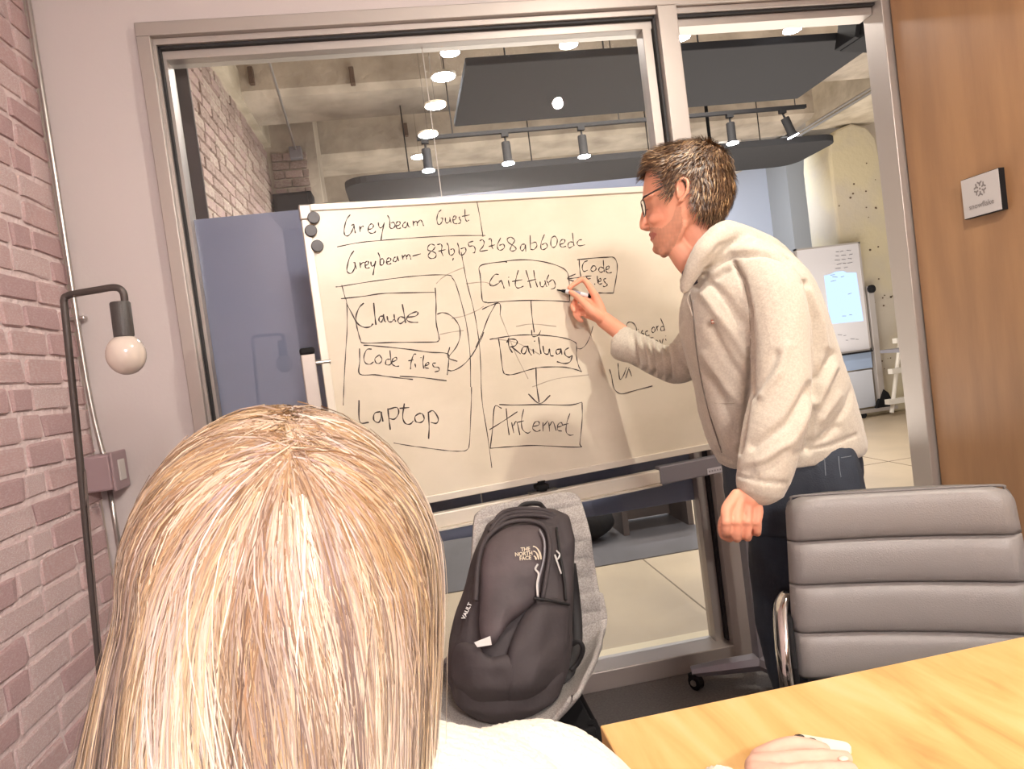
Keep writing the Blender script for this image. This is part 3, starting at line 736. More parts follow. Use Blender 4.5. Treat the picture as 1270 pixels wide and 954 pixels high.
S('long_arrow', cC, '920 820 965 825 1040 785 1110 710 1180 590 1208 520')
S('long_arrow', cD, '0 390 50 280 100 150 160 40', '50 88 110 60 175 38 195 60 192 130')
S('divider', cC, '1030 -110 1050 0 1075 130 1130 350 1160 520 1180 700 1188 954')
S('divider', cE, '570 0 580 120 610 300 635 490')
S('middle_box', cD, '110 325 180 312 330 292 500 290 680 310 780 345 795 380 795 460 810 530 835 580', '180 318 195 420 215 570 240 600 300 600 420 565 520 545 680 542 780 560 838 580')
S('down_arrow', cD, '435 15 445 150 462 270', '440 250 445 295 465 303 495 290 513 255')
S('middle_word', cD, '258 315 262 380 290 430', '245 350 260 325 310 325 328 345 310 375 270 385', '285 385 355 440', '410 380 375 385 360 425 385 438 405 400 412 375 420 420 440 450',
  '452 400 458 440', '462 335 466 342', '495 305 505 380 515 440', '530 375 540 430 570 440 580 400 590 450 615 455', '665 400 635 410 640 440 665 430 670 395 680 445',
  '735 390 705 410 705 445 735 465 760 450', '762 450 745 500 700 515 640 500')
S('lower_arrow', cD, '475 545 480 680 500 820', '415 755 505 830 588 765')
S('hooked_line', cD, '925 220 905 290 870 365 830 398 800 395')
S('lower_right_box', cD, '185 838 300 842 520 838 740 842 838 820')
S('lower_right_box', cE, '1182 95 1182 200 1168 340 1160 365 900 355 750 362 625 372', '625 372 640 250 652 120 695 130', '620 260 700 210 790 150')
S('lower_right_word', cE, '722 130 730 220 740 292', '755 215 768 280', '765 235 785 210 805 292', '828 135 815 200 820 255 850 280 870 270', '790 215 830 205',
  '885 240 920 230 918 210 895 215 882 250 905 270 930 262', '945 215 945 270', '950 235 975 205', '980 215 985 270', '985 235 1005 210 1025 265',
  '1030 245 1060 235 1055 215 1035 230 1035 262 1060 268', '1108 160 1090 215 1085 270 1105 292 1130 290', '1062 232 1100 222')
S('bottom_left_word', cE, '5 130 12 200 20 260', '10 135 60 125 70 160 45 195 10 190', '105 100 95 180 110 220 140 225 160 205', '75 130 135 125', '195 160 170 180 175 210 205 215 225 195 215 165 195 160',
  '250 150 255 240 252 315', '250 155 280 145 310 190 300 220 265 215', '-170 80 -165 210 -110 215', '-40 150 -75 160 -80 200 -50 215 -35 180 -35 150 -25 210')
S('right_word', cF, '380 260 375 185 400 155 440 165 470 210 470 290 440 370 385 490', '490 250 505 290', '488 225 491 230', '535 235 520 260 545 275 530 300', '585 240 560 255 570 290 600 285',
  '635 205 620 235 635 260 655 240 650 210 635 205', '668 195 680 240', '672 210 690 190', '710 120 740 190 750 240', '745 195 715 205 715 240 745 235')
S('right_second_word', cF, '580 320 640 305', '600 320 608 365', '605 342 630 338', '650 330 655 370', '655 345 675 335 690 370', '700 330 720 370 735 320', '760 290 762 296', '758 320 765 340')
S('right_lower_box', cF, '205 620 225 680 245 790 280 845 340 862 450 832 630 785', '290 560 295 620 310 720 345 680 375 600', '365 710 400 600', '400 620 425 690')
def ribbon(pts, w_, nn, n0):
    pts = np.array(pts); T = np.gradient(pts, axis=0); T /= np.linalg.norm(T, axis=1)[:, None] + 1e-9
    s = np.cross(T, nn); w__ = w_ * (0.85 + .3 * np.sin(np.arange(len(pts)) * .9))[:, None]
    A = pts + s * w__; Bp = pts - s * w__; V = np.empty((2 * len(pts), 3)); V[0::2] = A; V[1::2] = Bp
    return V, [(2 * i, 2 * i + 1, 2 * i + 3, 2 * i + 2) for i in range(len(pts) - 1)]
nice = {'heading': 'heading word written at the top left', 'code_line': 'long line of letters and digits under the heading', 'inner_word': 'large word in the inner left box'}
for word, ls in STROKES.items():
    g = []
    for l in ls:
        d = sum(math.dist(a, b) for a, b in zip(l[:-1], l[1:]))
        c = catmull([(x, y, 0) for x, y in l], 5 if d < 120 else 7)
        pts = [PB(x, y, .0009) for x, y, _ in c]
        thick = word in ('inner_word', 'lower_arrow', 'bottom_left_word', 'middle_word')
        thin = word in ('large_left_box', 'divider', 'heading_line', 'hooked_line')
        g.append(ribbon(pts, .0021 if thick else .0013 if thin else .0017, BN, 0))
    obj('handwriting_' + ('word' if 'word' in word else 'box' if 'box' in word else 'arrow' if 'arrow' in word else 'line' if word in ('divider', 'heading_line', 'hooked_line') else 'word'), g, M['ink'], wb, recalc=False, label=nice.get(word))
# faint leftovers of erased strokes
g = []
for l in ('575 332 560 338 548 345 541 352', '578 352 600 350 612 354', '560 395 575 392 590 386 600 380', '620 390 628 410 640 440 655 470', '640 405 660 402 690 405', '610 420 640 425 670 440', '660 480 690 470 730 465', '545 415 560 412 575 410'):
    n = list(map(float, l.split())); c = catmull([(n[i], n[i + 1], 0) for i in range(0, len(n), 2)], 5)
    g.append(ribbon([PB(x, y, .0007) for x, y, _ in c], .0016, BN, 0))
obj('erased_strokes', g, M['inklight'], wb, recalc=False)
# three round magnets
for i, (u, v) in enumerate(((389, 270.5), (385.5, 286.5), (393.5, 305.5))):
    c = PB(u, v, .006)
    obj('magnet', lathe([(0, 0), (.0165, 0), (.018, .002), (.018, .006), (.016, .009), (0, .0095)], c, BN, 24), mat('magnet_black', '3a3637', .4) if i == 0 else bpy.data.materials['magnet_black'],
        smooth=True, label=('top', 'middle', 'bottom')[i] + ' black round magnet of three at the whiteboard\'s upper left corner', cat='magnet', group='round magnets on the whiteboard')
# black clip on the crossbar
c = PB(672, 608, .0)
cl = empty('clamp', (c[0], c[1], .853), 'small black clamp standing on the crossbar below the whiteboard edge', 'clamp')
obj('clamp_head', box(c + BZ * .012, (.042, .045, .016), TH), M['blackmetal'], cl, bevel=.004)
obj('clamp_neck', lathe([(0.02, 0), (.013, .012), (.01, .02), (.016, .034), (.0, .035)], (c[0], c[1], .856), (0, 0, 1), 14), M['blackmetal'], cl, smooth=True)
obj('clamp_plate', bbox_((c - B0) @ BE - .045, (c - B0) @ BE + .05, .853, .858, -.014, .014), M['pipe'], cl)

# ------------------------------------------------------------------ conduit and junction box in the corner
cp = [PX(*q, -1.085) for q in ((36, 40), (45, 110), (60, 220), (85, 370), (98, 440), (107, 490), (124, 565))]
xs = [(-1.083, 2.585 - .02, z) for z in (2.90, 2.2, 1.75)]
path = [(-1.075, 2.565, 2.94), (-1.075, 2.565, 2.0), (-1.075, 2.562, 1.5), (-1.068, 2.558, 1.3), (-1.055, 2.552, 1.17), (-1.05, 2.55, 1.15)]
cd = empty('wall_conduit', (-1.07, 2.56, .6), 'shiny metal conduit running down the corner by the brick wall', 'conduit')
obj('pipe', tube(catmull(path, 6), .0085, 12), M['pipe'], cd, smooth='all')
obj('pipe', tube([(-1.05, 2.55, 1.04), (-1.05, 2.555, .9), (-1.05, 2.555, .4)], .0085, 12), M['pipe'], cd, smooth='all')
obj('pipe_strap', box((-1.075, 2.572, 1.62), (.05, .03, .012)), M['pipe'], cd, bevel=.003)
jb = empty('outlet_box', (-1.04, 2.53, 1.04), 'mauve painted square outlet box on the conduit in the corner', 'outlet box')
obj('box_body', boxx(-1.094, -1.005, 2.475, 2.595, 1.035, 1.155), M['junction'], jb, bevel=.008)
obj('cover_plate', boxx(-1.006, -.995, 2.470, 2.590, 1.030, 1.160), M['junction'], jb, bevel=.006)
obj('outlet', boxx(-.996, -.990, 2.505, 2.555, 1.06, 1.13), mat('outlet_white', 'c9c3bf', .5), jb, bevel=.003)

# ------------------------------------------------------------------ bent-pole lamp with globe bulb
M['pole'] = mat('dark_bronze_pole', '4b4340', 0.45, 0.4)
lm = empty('globe_lamp', P(122, 900, 1.70), 'slim dark bent-pole lamp with a white globe bulb by the brick wall', 'lamp')
a0, a1, a2 = P(80, 380, 1.70), P(98, 560, 1.70), P(115, 740, 1.70)
dd = nrm(a2 - a0)
base = a0 + dd * (a0[2] - .02) / -dd[2]
pts = [base, a2, a1, a0 + dd * .03]
e = P(156, 376, 1.66)
top = [P(79.5, 372, 1.70), P(84, 367, 1.70), P(92, 364.5, 1.695), P(120, 359.8, 1.68), P(138, 356.8, 1.665), P(148, 358, 1.66), P(153.5, 365, 1.66), P(155, 380, 1.66)]
lpole = obj('pole', tube(catmull(pts + top, 5), .0078, 12), M['pole'], lm, smooth='all')
obj('power_cord', tube(catmull([a0 + dd * .45 + [.008, -.007, 0], a1 + [.0085, -.006, -.05], a2 + [.009, -.006, 0], base + [.01, -.01, .05]], 6), .0022, 8), mat('brown_cord', '5b4f4a', .6), lm, smooth='all')
sk = P(151.5, 397, 1.66); upd = nrm(np.array([.02, 0, 1]))
obj('socket', lathe([(0, .040), (.019, .040), (.021, .037), (.021, -.036), (.018, -.038), (0, -.038)], sk, upd, 24), mat('socket_black', '3d3836', .5, bump=.1, bscale=300), lm, smooth=True)
bc = P(156.5, 440, 1.66)
obj('bulb', ball(bc, (.0408, .0408, .0450), 32, 20), mat('opal_glass_bulb', 'c6b9ae', .12, spec=.6, coat=.5), lm, smooth='all')
obj('lamp_base', lathe([(0, 0), (.12, 0), (.125, .006), (.12, .018), (.02, .022), (0, .022)], (base[0], base[1], 0), (0, 0, 1), 32), M['pole'], lm, smooth=True)

# ------------------------------------------------------------------ wooden table
m = mat('oak_table', 'd9a667', 0.38, spec=.4); nt = m.node_tree; bs = nt.nodes['Principled BSDF']
tc = nt.nodes.new('ShaderNodeTexCoord'); mp = nt.nodes.new('ShaderNodeMapping'); mp.inputs['Scale'].default_value = (6.5, 1.1, 4); mp.inputs['Rotation'].default_value = (0, 0, math.radians(-8))
nz = nt.nodes.new('ShaderNodeTexNoise'); nz.inputs['Scale'].default_value = 2.2; nz.inputs['Detail'].default_value = 10; nz.inputs['Distortion'].default_value = 1.2
rp = nt.nodes.new('ShaderNodeValToRGB')
for i, (po, co) in enumerate(((.28, 'c79458'), (.42, 'd7a868'), (.55, 'dfb576'), (.75, 'e6c089'))):
    el = rp.color_ramp.elements[i] if i < 2 else rp.color_ramp.elements.new(po)
    el.position = po; el.color = (*lin(co), 1)
nt.links.new(tc.outputs['Object'], mp.inputs[0]); nt.links.new(mp.outputs[0], nz.inputs['Vector']); nt.links.new(nz.outputs['Fac'], rp.inputs[0]); nt.links.new(rp.outputs[0], bs.inputs['Base Color'])
M['oak'] = m
tbl = empty('conference_table', (1.2, .3, 0), 'warm oak topped conference table in the lower right foreground', 'table')
obj('table_top', boxx(.209, 2.5, -.35, 1.004, .70, .74), M['oak'], tbl, bevel=.0025)
for x, y in ((.35, -.2), (.35, .82), (2.3, -.2), (2.3, .82)):
    obj('leg', boxx(x - .035, x + .035, y - .035, y + .035, 0, .70), M['blackmetal'], tbl, bevel=.004)

# ------------------------------------------------------------------ grey leather conference chair
M['leather'] = mat('grey_leather', '85807d', 0.42, bump=.12, bscale=350, spec=.5)
M['chrome'] = mat('chrome', 'd8d4d0', 0.12, 1.0)
ch = empty('conference_chair', (.95, 1.25, 0), 'grey leather conference chair with horizontal seams and chrome arm at the table', 'chair')
cL = np.array([.805, 1.49, 0]); cR = np.array([1.20, 1.285, 0])
ce = nrm(cR - cL); cn = nrm(np.cross(ce, (0, 0, 1.0)));  # towards the camera side
if cn[1] > 0: cn = -cn
cm = (cL + cR) / 2; HW = np.linalg.norm(cR - cL) / 2
def chair_cushion(z0, z1, w0, w1, puff=.012, th=.05, rtop=0.0, lean0=0.0, lean1=0.0):
    nu, nv = 26, 12; F_, Bk = [], []
    V = []; 
    for j in range(nv + 1):
        t = j / nv; z = z0 + (z1 - z0) * t; w_ = w0 + (w1 - w0) * t
        e_ = min(t, 1 - t) * (z1 - z0)
        pz = puff * (1 - math.exp(-e_ / .012))
        ww = w_
        if rtop:
            dz = z - (z1 - rtop)
            if dz > 0: ww = w_ - rtop + math.sqrt(max(0, rtop ** 2 - dz ** 2))
        ring = []
        for i in range(nu + 1):
            s = -1 + 2 * i / nu; x = s * ww
            ex = (1 - abs(s)) * ww; px_ = (1 - math.exp(-ex / .012))
            ring.append(cm + ce * x + cn * (.022 * px_ + pz * px_ + lean0 + (lean1 - lean0) * t - .025 + .02 * abs(s) ** 2) + BZ * z)
        for i in range(nu, -1, -1):
            s = -1 + 2 * i / nu; x = s * ww; ex = (1 - abs(s)) * ww; px_ = (1 - math.exp(-ex / .012))
            ring.append(cm + ce * x + cn * (-.022 * px_ - pz * px_ * .6 + lean0 + (lean1 - lean0) * t - .03 + .02 * abs(s) ** 2) + BZ * z)
        V.append(ring)
    return rings(V)
zs = [.900, .803, .706, .600, .50]
for i in range(4):
    zt_, zb_ = zs[i], zs[i + 1]
    k0 = HW + .006 * (.9 - zb_) / .1; k1 = HW + .006 * (.9 - zt_) / .1
    obj('back_cushion', chair_cushion(zb_ + .0015, zt_ - (.0015 if i else 0), k0, k1, rtop=.035 if i == 0 else 0, lean0=.10 * (.9 - zb_), lean1=.10 * (.9 - zt_)), M['leather'], ch, smooth='all')
# welt round the top
wp = []
for a in np.linspace(0, 1, 2):
    pass
g1 = [cm - ce * (HW - .001) * 1.012 + BZ * .55 + cn * (.035 + .0), cm - ce * HW * 1.004 + BZ * .80 + cn * (.01), cm - ce * (HW - .002) + BZ * .868 + cn * (.0), cm - ce * (HW - .012) + BZ * .892, cm - ce * (HW - .035) + BZ * .9015,
      cm + BZ * .9015, cm + ce * (HW - .035) + BZ * .9015, cm + ce * (HW - .012) + BZ * .892, cm + ce * (HW - .002) + BZ * .868 + cn * .0, cm + ce * HW * 1.004 + BZ * .80 + cn * .01, cm + ce * (HW) * 1.012 + BZ * .55 + cn * .035]
obj('welt', tube(catmull([q + cn * (-.028 + .018) for q in g1], 6), .0032, 8), mat('leather_edge', '6d6866', .5), ch, smooth='all')
# seat
sc_ = cm + cn * .30 + BZ * .455
def slab(c, hx, hy, hz, ex, ey, r=.05, n=24):
    R_ = []
    for z, k in ((-hz, .94), (-hz * .6, 1), (hz * .5, 1), (hz, .93), (hz * 1.05, .6)):
        R_.append([np.array(c) + np.array(ex) * p[0] * k + np.array(ey) * p[1] * k + BZ * z for p in rrect(2 * hx, 2 * hy, r, 5)])
    return rings(R_)
obj('seat', slab(sc_, .25, .24, .04, ce, cn), M['leather'], ch, smooth='all')
for sgn in (-1, 1):
    s0 = cm + ce * sgn * (HW + .002)
    w0 = s0 + BZ * .665 - cn * .015
    pth = [w0 + ce * sgn * -.004, w0 + ce * sgn * .02 + BZ * .004, w0 + ce * sgn * .035 + cn * .03 - BZ * .02, w0 + ce * sgn * .040 + cn * .07 - BZ * .08, w0 + ce * sgn * .040 + cn * .09 - BZ * .14, w0 + ce * sgn * .038 + cn * .09 - BZ * .21, w0 + ce * sgn * .02 + cn * .10 - BZ * .25]
    c = catmull(pth, 6)
    obj('armrest', tube(c, .015, 12, flat=(1.3, .7), upv=cn), M['chrome'], ch, smooth='all')
    obj('side_panel', prism([(-.02, .0), (.08, 0), (.085, .10), (.04, .19), (-.0, .20), (-.02, .15)], s0 + BZ * .44 + ce * sgn * .012, cn, BZ, -.012 * sgn), M['blackmetal'], ch, bevel=.004)
obj('gas_lift', cyl(sc_ * [1, 1, 0] + BZ * .08, sc_ * [1, 1, 0] + BZ * .42, .028, 16), M['chrome'], ch, smooth=True)
for k in range(5):
    a = k * 2 * math.pi / 5; d = np.array([math.cos(a), math.sin(a), 0]); c0 = sc_ * [1, 1, 0]
    obj('base_spoke', tube([c0 + BZ * .10, c0 + d * .3 + BZ * .07], [.025, .016], 8), M['chrome'], ch, smooth=True)
    obj('caster', cyl(c0 + d * .3 + [-.01, 0, .03], c0 + d * .3 + [.012, 0, .03], .029, 12), M['blackmetal'], ch)

# ------------------------------------------------------------------ grey fabric shell chair holding the backpack
M['fabric'] = mat('grey_weave', 'b5afaa', 0.95, col2='98928d', scale=260, bump=.5, bscale=420, ramp=(.4, .6), bdist=.003)
sh = empty('shell_chair', (.2, 1.75, 0), 'light grey fabric shell chair with quilted back holding the backpack', 'chair')
ct = P(652, 640, 1.97); 
def cpt(u, v, Y): return P(u, v, Y)
prof = [(P(653, 618.5, 1.990), .105), (P(653, 620.5, 1.987), .130), (P(654, 625, 1.984), .149), (P(654.5, 634, 1.980), .160), (P(655, 668, 1.957), .170), (P(654, 710, 1.935), .182), (P(652, 760, 1.91), .205), (P(650, 800, 1.88), .224), (P(646, 835, 1.82), .238), (P(641, 862, 1.73), .240), (P(637, 880, 1.64), .228), (P(630, 905, 1.545), .20), (P(627, 925, 1.50), .15)]
pr = catmull([np.append(a, b) for a, b in prof], 7)
sx = nrm((1, .12, 0))
def shell(off, inset=0.0, groove=True):
    R_ = []; n = 28
    T = np.gradient(pr[:, :3], axis=0); T /= np.linalg.norm(T, axis=1)[:, None]
    L = np.concatenate([[0], np.cumsum(np.linalg.norm(np.diff(pr[:, :3], axis=0), axis=1))])
    for k in range(len(pr)):
        c, w_ = pr[k, :3], pr[k, 3]; nn = nrm(np.cross(sx, T[k]))
        if nn[1] > 0 and abs(nn[1]) > .3 or nn[2] < -.3: nn = -nn
        row = []
        for i in range(n + 1):
            s = -1 + 2 * i / n
            curl = .055 * abs(s) ** 2.5 * min(1, L[k] / .14) * (1.0 if L[k] < .30 else 1.5)
            gr = 0
            if groove and L[k] < .40 and L[k] > .03:
                ph = (L[k] % .05) / .05; gr = -.007 + .012 * math.sin(math.pi * ph) ** .5
            row.append(c + sx * s * w_ + nn * (curl + off + gr * (1 - abs(s) ** 8)))
        R_.append(row)
    return np.array(R_)
# finer sampling so quilting shows
pr = np.array([[np.interp(t, np.linspace(0, 1, len(pr)), pr[:, k]) for k in range(4)] for t in np.linspace(0, 1, 240)])
A = shell(.0); Bb = shell(-.022, groove=False)
k, n = A.shape[:2]
RR = np.concatenate([A, Bb[:, ::-1]], 1)
obj('shell', rings(RR), M['fabric'], sh, smooth='all')
for sxx, syy in ((-1, -1), (1, -1), (-1, 1), (1, 1)):
    a = np.array([.205 + sxx * .11, 1.72 + syy * .12, .42]); b_ = np.array([.205 + sxx * .22, 1.76 + syy * .2, 0.0])
    if sxx > 0 and syy > 0: b_ = PZ(747, 897, 0); b_ = np.array([.47, 2.12, 0])
    obj('leg', cyl(a, b_, .012, 12, .010), M['blackmetal'], sh, smooth=True)
obj('seat_bracket', boxx(.09, .32, 1.58, 1.86, .39, .415), M['blackmetal'], sh, bevel=.006)

# ------------------------------------------------------------------ backpack
M['pack'] = mat('charcoal_nylon', '3b3436', 0.75, bump=.7, bscale=22, col2='413a3b', scale=7, bdist=.004)
M['packpanel'] = mat('brown_grey_nylon', '5c5153', 0.7, bump=.8, bscale=16, col2='463e40', scale=6, bdist=.005)
M['packtrim'] = mat('black_webbing', '1f1c1d', 0.7)
M['patch'] = mat('pale_patch', 'd0cdc9', 0.6)
bk = empty('backpack', (.18, 1.75, .45), 'black backpack with pale logo propped upright on the grey shell chair', 'backpack')
def lv(l, r, v, Y, d):  # a level of the pack: left px, right px, row, depth centre, half depth
    a, b = P(l[0], l[1], Y), P(r[0], r[1], Y); return (a + b) / 2, np.linalg.norm(b - a) / 2, d, nrm(b - a)
LV = [lv((622, 640), (690, 632), 0, 1.86, .035), lv((603, 652), (704, 640), 0, 1.84, .06), lv((592, 680), (711, 665), 0, 1.80, .085), lv((580, 720), (711, 705), 0, 1.77, .10), lv((566, 760), (708, 745), 0, 1.74, .115),
      lv((556, 800), (708, 785), 0, 1.71, .125), lv((553, 835), (702, 822), 0, 1.68, .125), lv((560, 862), (690, 850), 0, 1.66, .115), lv((580, 880), (672, 868), 0, 1.655, .085)]
def loft(LV, n=36, p=2.6, grow=0.0):
    R_ = []
    for c, hw, hd, ex in LV:
        ey = nrm(np.cross(BZ, ex)); ring = []
        for i in range(n):
            a = 2 * math.pi * i / n; ca, sa = math.cos(a), math.sin(a)
            ring.append(c + ex * (hw + grow) * np.sign(ca) * abs(ca) ** (2 / p) + ey * (hd + grow) * np.sign(sa) * abs(sa) ** (2 / p))
        R_.append(ring)
    return rings(R_)
body = loft(LV)
def pk(u, v, off):  # a point on the front of the pack (towards the camera), off outwards
    Yl = np.interp(v, [632, 650, 672, 712, 752, 792, 828, 856, 880], [1.825, 1.78, 1.715, 1.67, 1.625, 1.585, 1.555, 1.545, 1.57])
    cu_ = np.interp(v, [632, 700, 760, 880], [656, 645, 636, 628]); hw_ = np.interp(v, [632, 680, 740, 800, 880], [36, 60, 70, 76, 55])
    Yl += .055 * min(1, abs((u - cu_) / hw_)) ** 3.2
    return P(u, v, Yl - off)
def bulge(outline, h, n=9, cen=None):
    """pillow-shaped panel on the pack front bounded by px outline"""
    c = np.mean(outline, 0) if cen is None else np.array(cen)
    O = np.array(catmull([(x, y, 0) for x, y in outline], 4, closed=True))[:, :2]; R_ = []
    R_.append([pk(x, y, -.03) for x, y in O])
    for t in np.linspace(0, 1, n)[:-1]:
        k_ = 1 - t; off = h * (1 - (k_ ** 4)) ** .5 * (1)
        R_.append([pk(*(c + (q - c) * k_), off if t > 0 else .001) for q in O])
    R_.append([pk(*(c + (q - c) * .02), h) for q in O])
    V_, Fb_ = rings(R_, caps=True)
    return V_ + np.array([.12, -1, .1]) * (h * .5 * vnoise(V_, 48, int(abs(c[0])))[:, None]), Fb_
g, F_ = remesh([body], .006, 3)
px_ = projv(g); N_ = normals(g, F_)
g = g + N_ * (vnoise(g, 38, 3) * .006)[:, None]
for ln, w_, am in (([(630, 650), (655, 640), (690, 648), (705, 690)], 4, -.006), ([(596, 690), (580, 740), (566, 790)], 4, -.005), ([(690, 660), (698, 700), (700, 745)], 5, -.007)):
    g += N_ * (am * np.exp(-(segdist(px_, ln) / w_) ** 2))[:, None]
obj('main_body', (g, F_), M['pack'], bk, smooth='all', recalc=True)
arch = [(596, 745), (597, 700), (606, 672), (628, 655), (655, 651), (672, 658), (677, 680), (673, 712), (668, 740), (650, 760), (630, 775), (612, 800), (596, 790)]
obj('front_pocket', bulge(arch, .022), M['packpanel'], bk, smooth='all')
obj('pocket_rim', tube(catmull([pk(x, y, .010) for x, y in ((590, 745), (593, 700), (602, 670), (626, 650), (656, 646), (676, 655), (682, 680), (678, 712), (673, 742))], 6), .006, 8), M['pack'], bk, smooth='all')
zp = catmull([pk(x, y, .016) for x, y in ((669, 658), (675, 672), (674, 695), (668, 720), (667, 742))], 6)
obj('zip_flap', tube(zp, .0055, 8, flat=(1, .5)), mat('grey_reflective', '8f8d92', .35), bk, smooth='all')
obj('zip_pull', [tube(catmull([pk(x, y, .024) for x, y in ((667, 700), (664, 706), (668, 712), (666, 725), (667, 740))], 5), .0026, 6)], M['patch'], bk, smooth='all')
low = [(640, 782), (668, 745), (705, 748), (706, 790), (704, 830), (690, 852), (660, 868), (630, 872), (628, 820)]
obj('side_pocket', bulge(low, .022), M['pack'], bk, smooth='all')
lowl = [(566, 800), (590, 800), (608, 815), (630, 812), (642, 830), (640, 866), (610, 874), (580, 868), (560, 840)]
obj('bottom_panel', bulge(lowl, .016), M['pack'], bk, smooth='all')
obj('pocket_hem', tube(catmull([pk(x, y, .02) for x, y in ((662, 742), (680, 745), (706, 750))], 5), .0035, 6), M['packtrim'], bk, smooth='all')
obj('side_zip', tube(catmull([pk(x, y, .012) for x, y in ((690, 655), (695, 690), (700, 720), (702, 745))], 5), .004, 6), M['packtrim'], bk, smooth='all')
obj('zip_pull', tube(catmull([pk(x, y, .02) for x, y in ((690, 683), (694, 688), (691, 694), (688, 688), (692, 700), (696, 712))], 5), .0022, 6), M['patch'], bk, smooth='all')
obj('shoulder_strap', tube(catmull([P(708, 700, 1.80), P(714, 750, 1.80), P(716, 790, 1.76), P(712, 815, 1.72), P(700, 850, 1.68)], 6), .014, 10, flat=(1, .5)), M['packtrim'], bk, smooth='all')
obj('strap_loop', tube(catmull([P(708, 800, 1.66), P(718, 796, 1.65), P(723, 806, 1.65), P(717, 822, 1.66), P(708, 832, 1.66)], 6), .006, 8, flat=(1, .5)), M['packtrim'], bk, smooth='all')
obj('haul_loop', tube(catmull([P(640, 634, 1.84), P(650, 626, 1.86), P(668, 625, 1.86), P(676, 632, 1.84)], 6), .007, 8, flat=(1, .5)), M['packtrim'], bk, smooth='all')
for i in range(3):
    obj('top_fold', tube(catmull([pk(x, y, .002 + .004 * i) for x, y in ((604 + i * 3, 668 - i * 8), (625, 645 - i * 5), (655, 639 - i * 4), (684, 644 - i * 4), (696 - i, 664 - i * 6))], 6), .006, 8), M['pack'], bk, smooth='all')
# printed logo and labels
def onpack(u, v, off=.024): return pk(u, v, off)
lx = nrm(onpack(668, 685.5) - onpack(640, 688)); lo_ = onpack(651, 687, .030)
ly = nrm(np.array([-.0, .2, 1.0]) - lx * (np.array([0, .2, 1.0]) @ lx)); ln_ = np.cross(lx, ly)
if ln_[1] > 0: ln_ = -ln_
g = []
for i, (t_, dx, dz) in enumerate((('THE', .006, .0105), ('NORTH', .001, .0), ('FACE', .004, -.0105))):
    g.append(text_geom(t_, .0125, lo_ + lx * (dx - .004) + ly * dz, lx, ly, .0005, bold=.0004))
for rr0 in (.005, .011, .017):
    a = np.linspace(0, math.pi / 2, 8); c = lo_ + lx * .0215 - ly * .0165
    arc = [c + lx * rr0 * 1.05 * math.cos(t) * 1 + ly * rr0 * 1.9 * math.sin(t) + ln_ * -.0005 * 0 for t in a]
    g.append(ribbon(arc, .0021, ln_, 0))
obj('logo_print', g, mat('logo_cream', 'd2c6ae', .6), bk, recalc=False, label='cream logo lettering')
tq = onpack(600, 797, .022)
a_ = [onpack(588, 797, .024), onpack(608, 789, .026), onpack(610, 800, .026), onpack(592, 803, .024)]
obj('fabric_label', [(np.array(a_), [(0, 1, 2, 3)])], M['patch'], bk, recalc=False, label='white sewn label')
vx = nrm(onpack(574, 768) - onpack(583, 748))
obj('side_print', text_geom('VAULT', .013, onpack(579, 758, .012) , -vx, nrm(np.cross(ln_, -vx)), .0, bold=.0003), M['patch'], bk, recalc=False)
# ------------------------------------------------------------------ people
from mathutils.bvhtree import BVHTree
def bvh(V, F): return BVHTree.FromPolygons([tuple(v) for v in V], [tuple(f) for f in F])
def hit(T, u, v, off=0.0, default=None):
    d = ray(u, v); h = T.ray_cast(Vector(CAMPOS), Vector(nrm(d)))
    if h[0] is None: return default
    return np.array(h[0]) - nrm(d) * off
def limbs(*a):
    return [limb([p[:3] for p in x], [p[3] for p in x], n=18) for x in a]
def q(u, v, Y, r): return np.append(P(u, v, Y), r)
def pl_ring(L, R_, Y, hb, bdir, n=40, p=2.3, Yr=None):
    a, b = P(L[0], L[1], Y), P(R_[0], R_[1], Y if Yr is None else Yr); c = (a + b) / 2; ex = (b - a) / 2; ey = nrm(np.array([bdir[0], bdir[1], 0])) * hb
    return [c + ex * np.sign(math.cos(t)) * abs(math.cos(t)) ** (2 / p) + ey * np.sign(math.sin(t)) * abs(math.sin(t)) ** (2 / p) for t in np.arange(n) * 2 * math.pi / n]
def ringstack(rs, sm=4):
    A = np.array(rs); K, N = A.shape[:2]; flat = A.reshape(K, -1); c = catmull(flat, sm); return rings(c.reshape(-1, N, 3))

# ======== the man writing
man = empty('person', (1.0, 1.75, 0), 'man in cream zip hoodie, jeans and glasses leaning to write on the whiteboard', 'person')
H0 = P(855, 250, 1.68); hn = nrm(np.array([ray(855, 250)[0], 1.0, 0]))
def hp(u, v, off=0.0):
    d = ray(u, v); t = ((H0 - CAMPOS) @ hn) / (d @ hn); return CAMPOS + d * t - hn * off
def h2d(V):  # back to head-plane pixels
    V = np.asarray(V); o = (V - H0) @ hn; return projv(V - o[:, None] * hn), -o
HL = [((840, 185), (866, 181), .026), ((820, 190), (888, 189), .052), ((806, 201), (900, 199), .066), ((800, 219), (905, 217), .0735), ((797.5, 236), (906, 233), .0755), ((797.5, 250), (904, 244), .0745),
      ((801.5, 262), (899, 254), .071), ((803.5, 274), (891, 263), .068), ((806.5, 286), (880, 272), .062), ((808.5, 297), (868, 281), .055), ((811.5, 307), (858, 290), .047), ((817, 315), (848, 299), .036), ((824, 318), (840, 307), .018)]
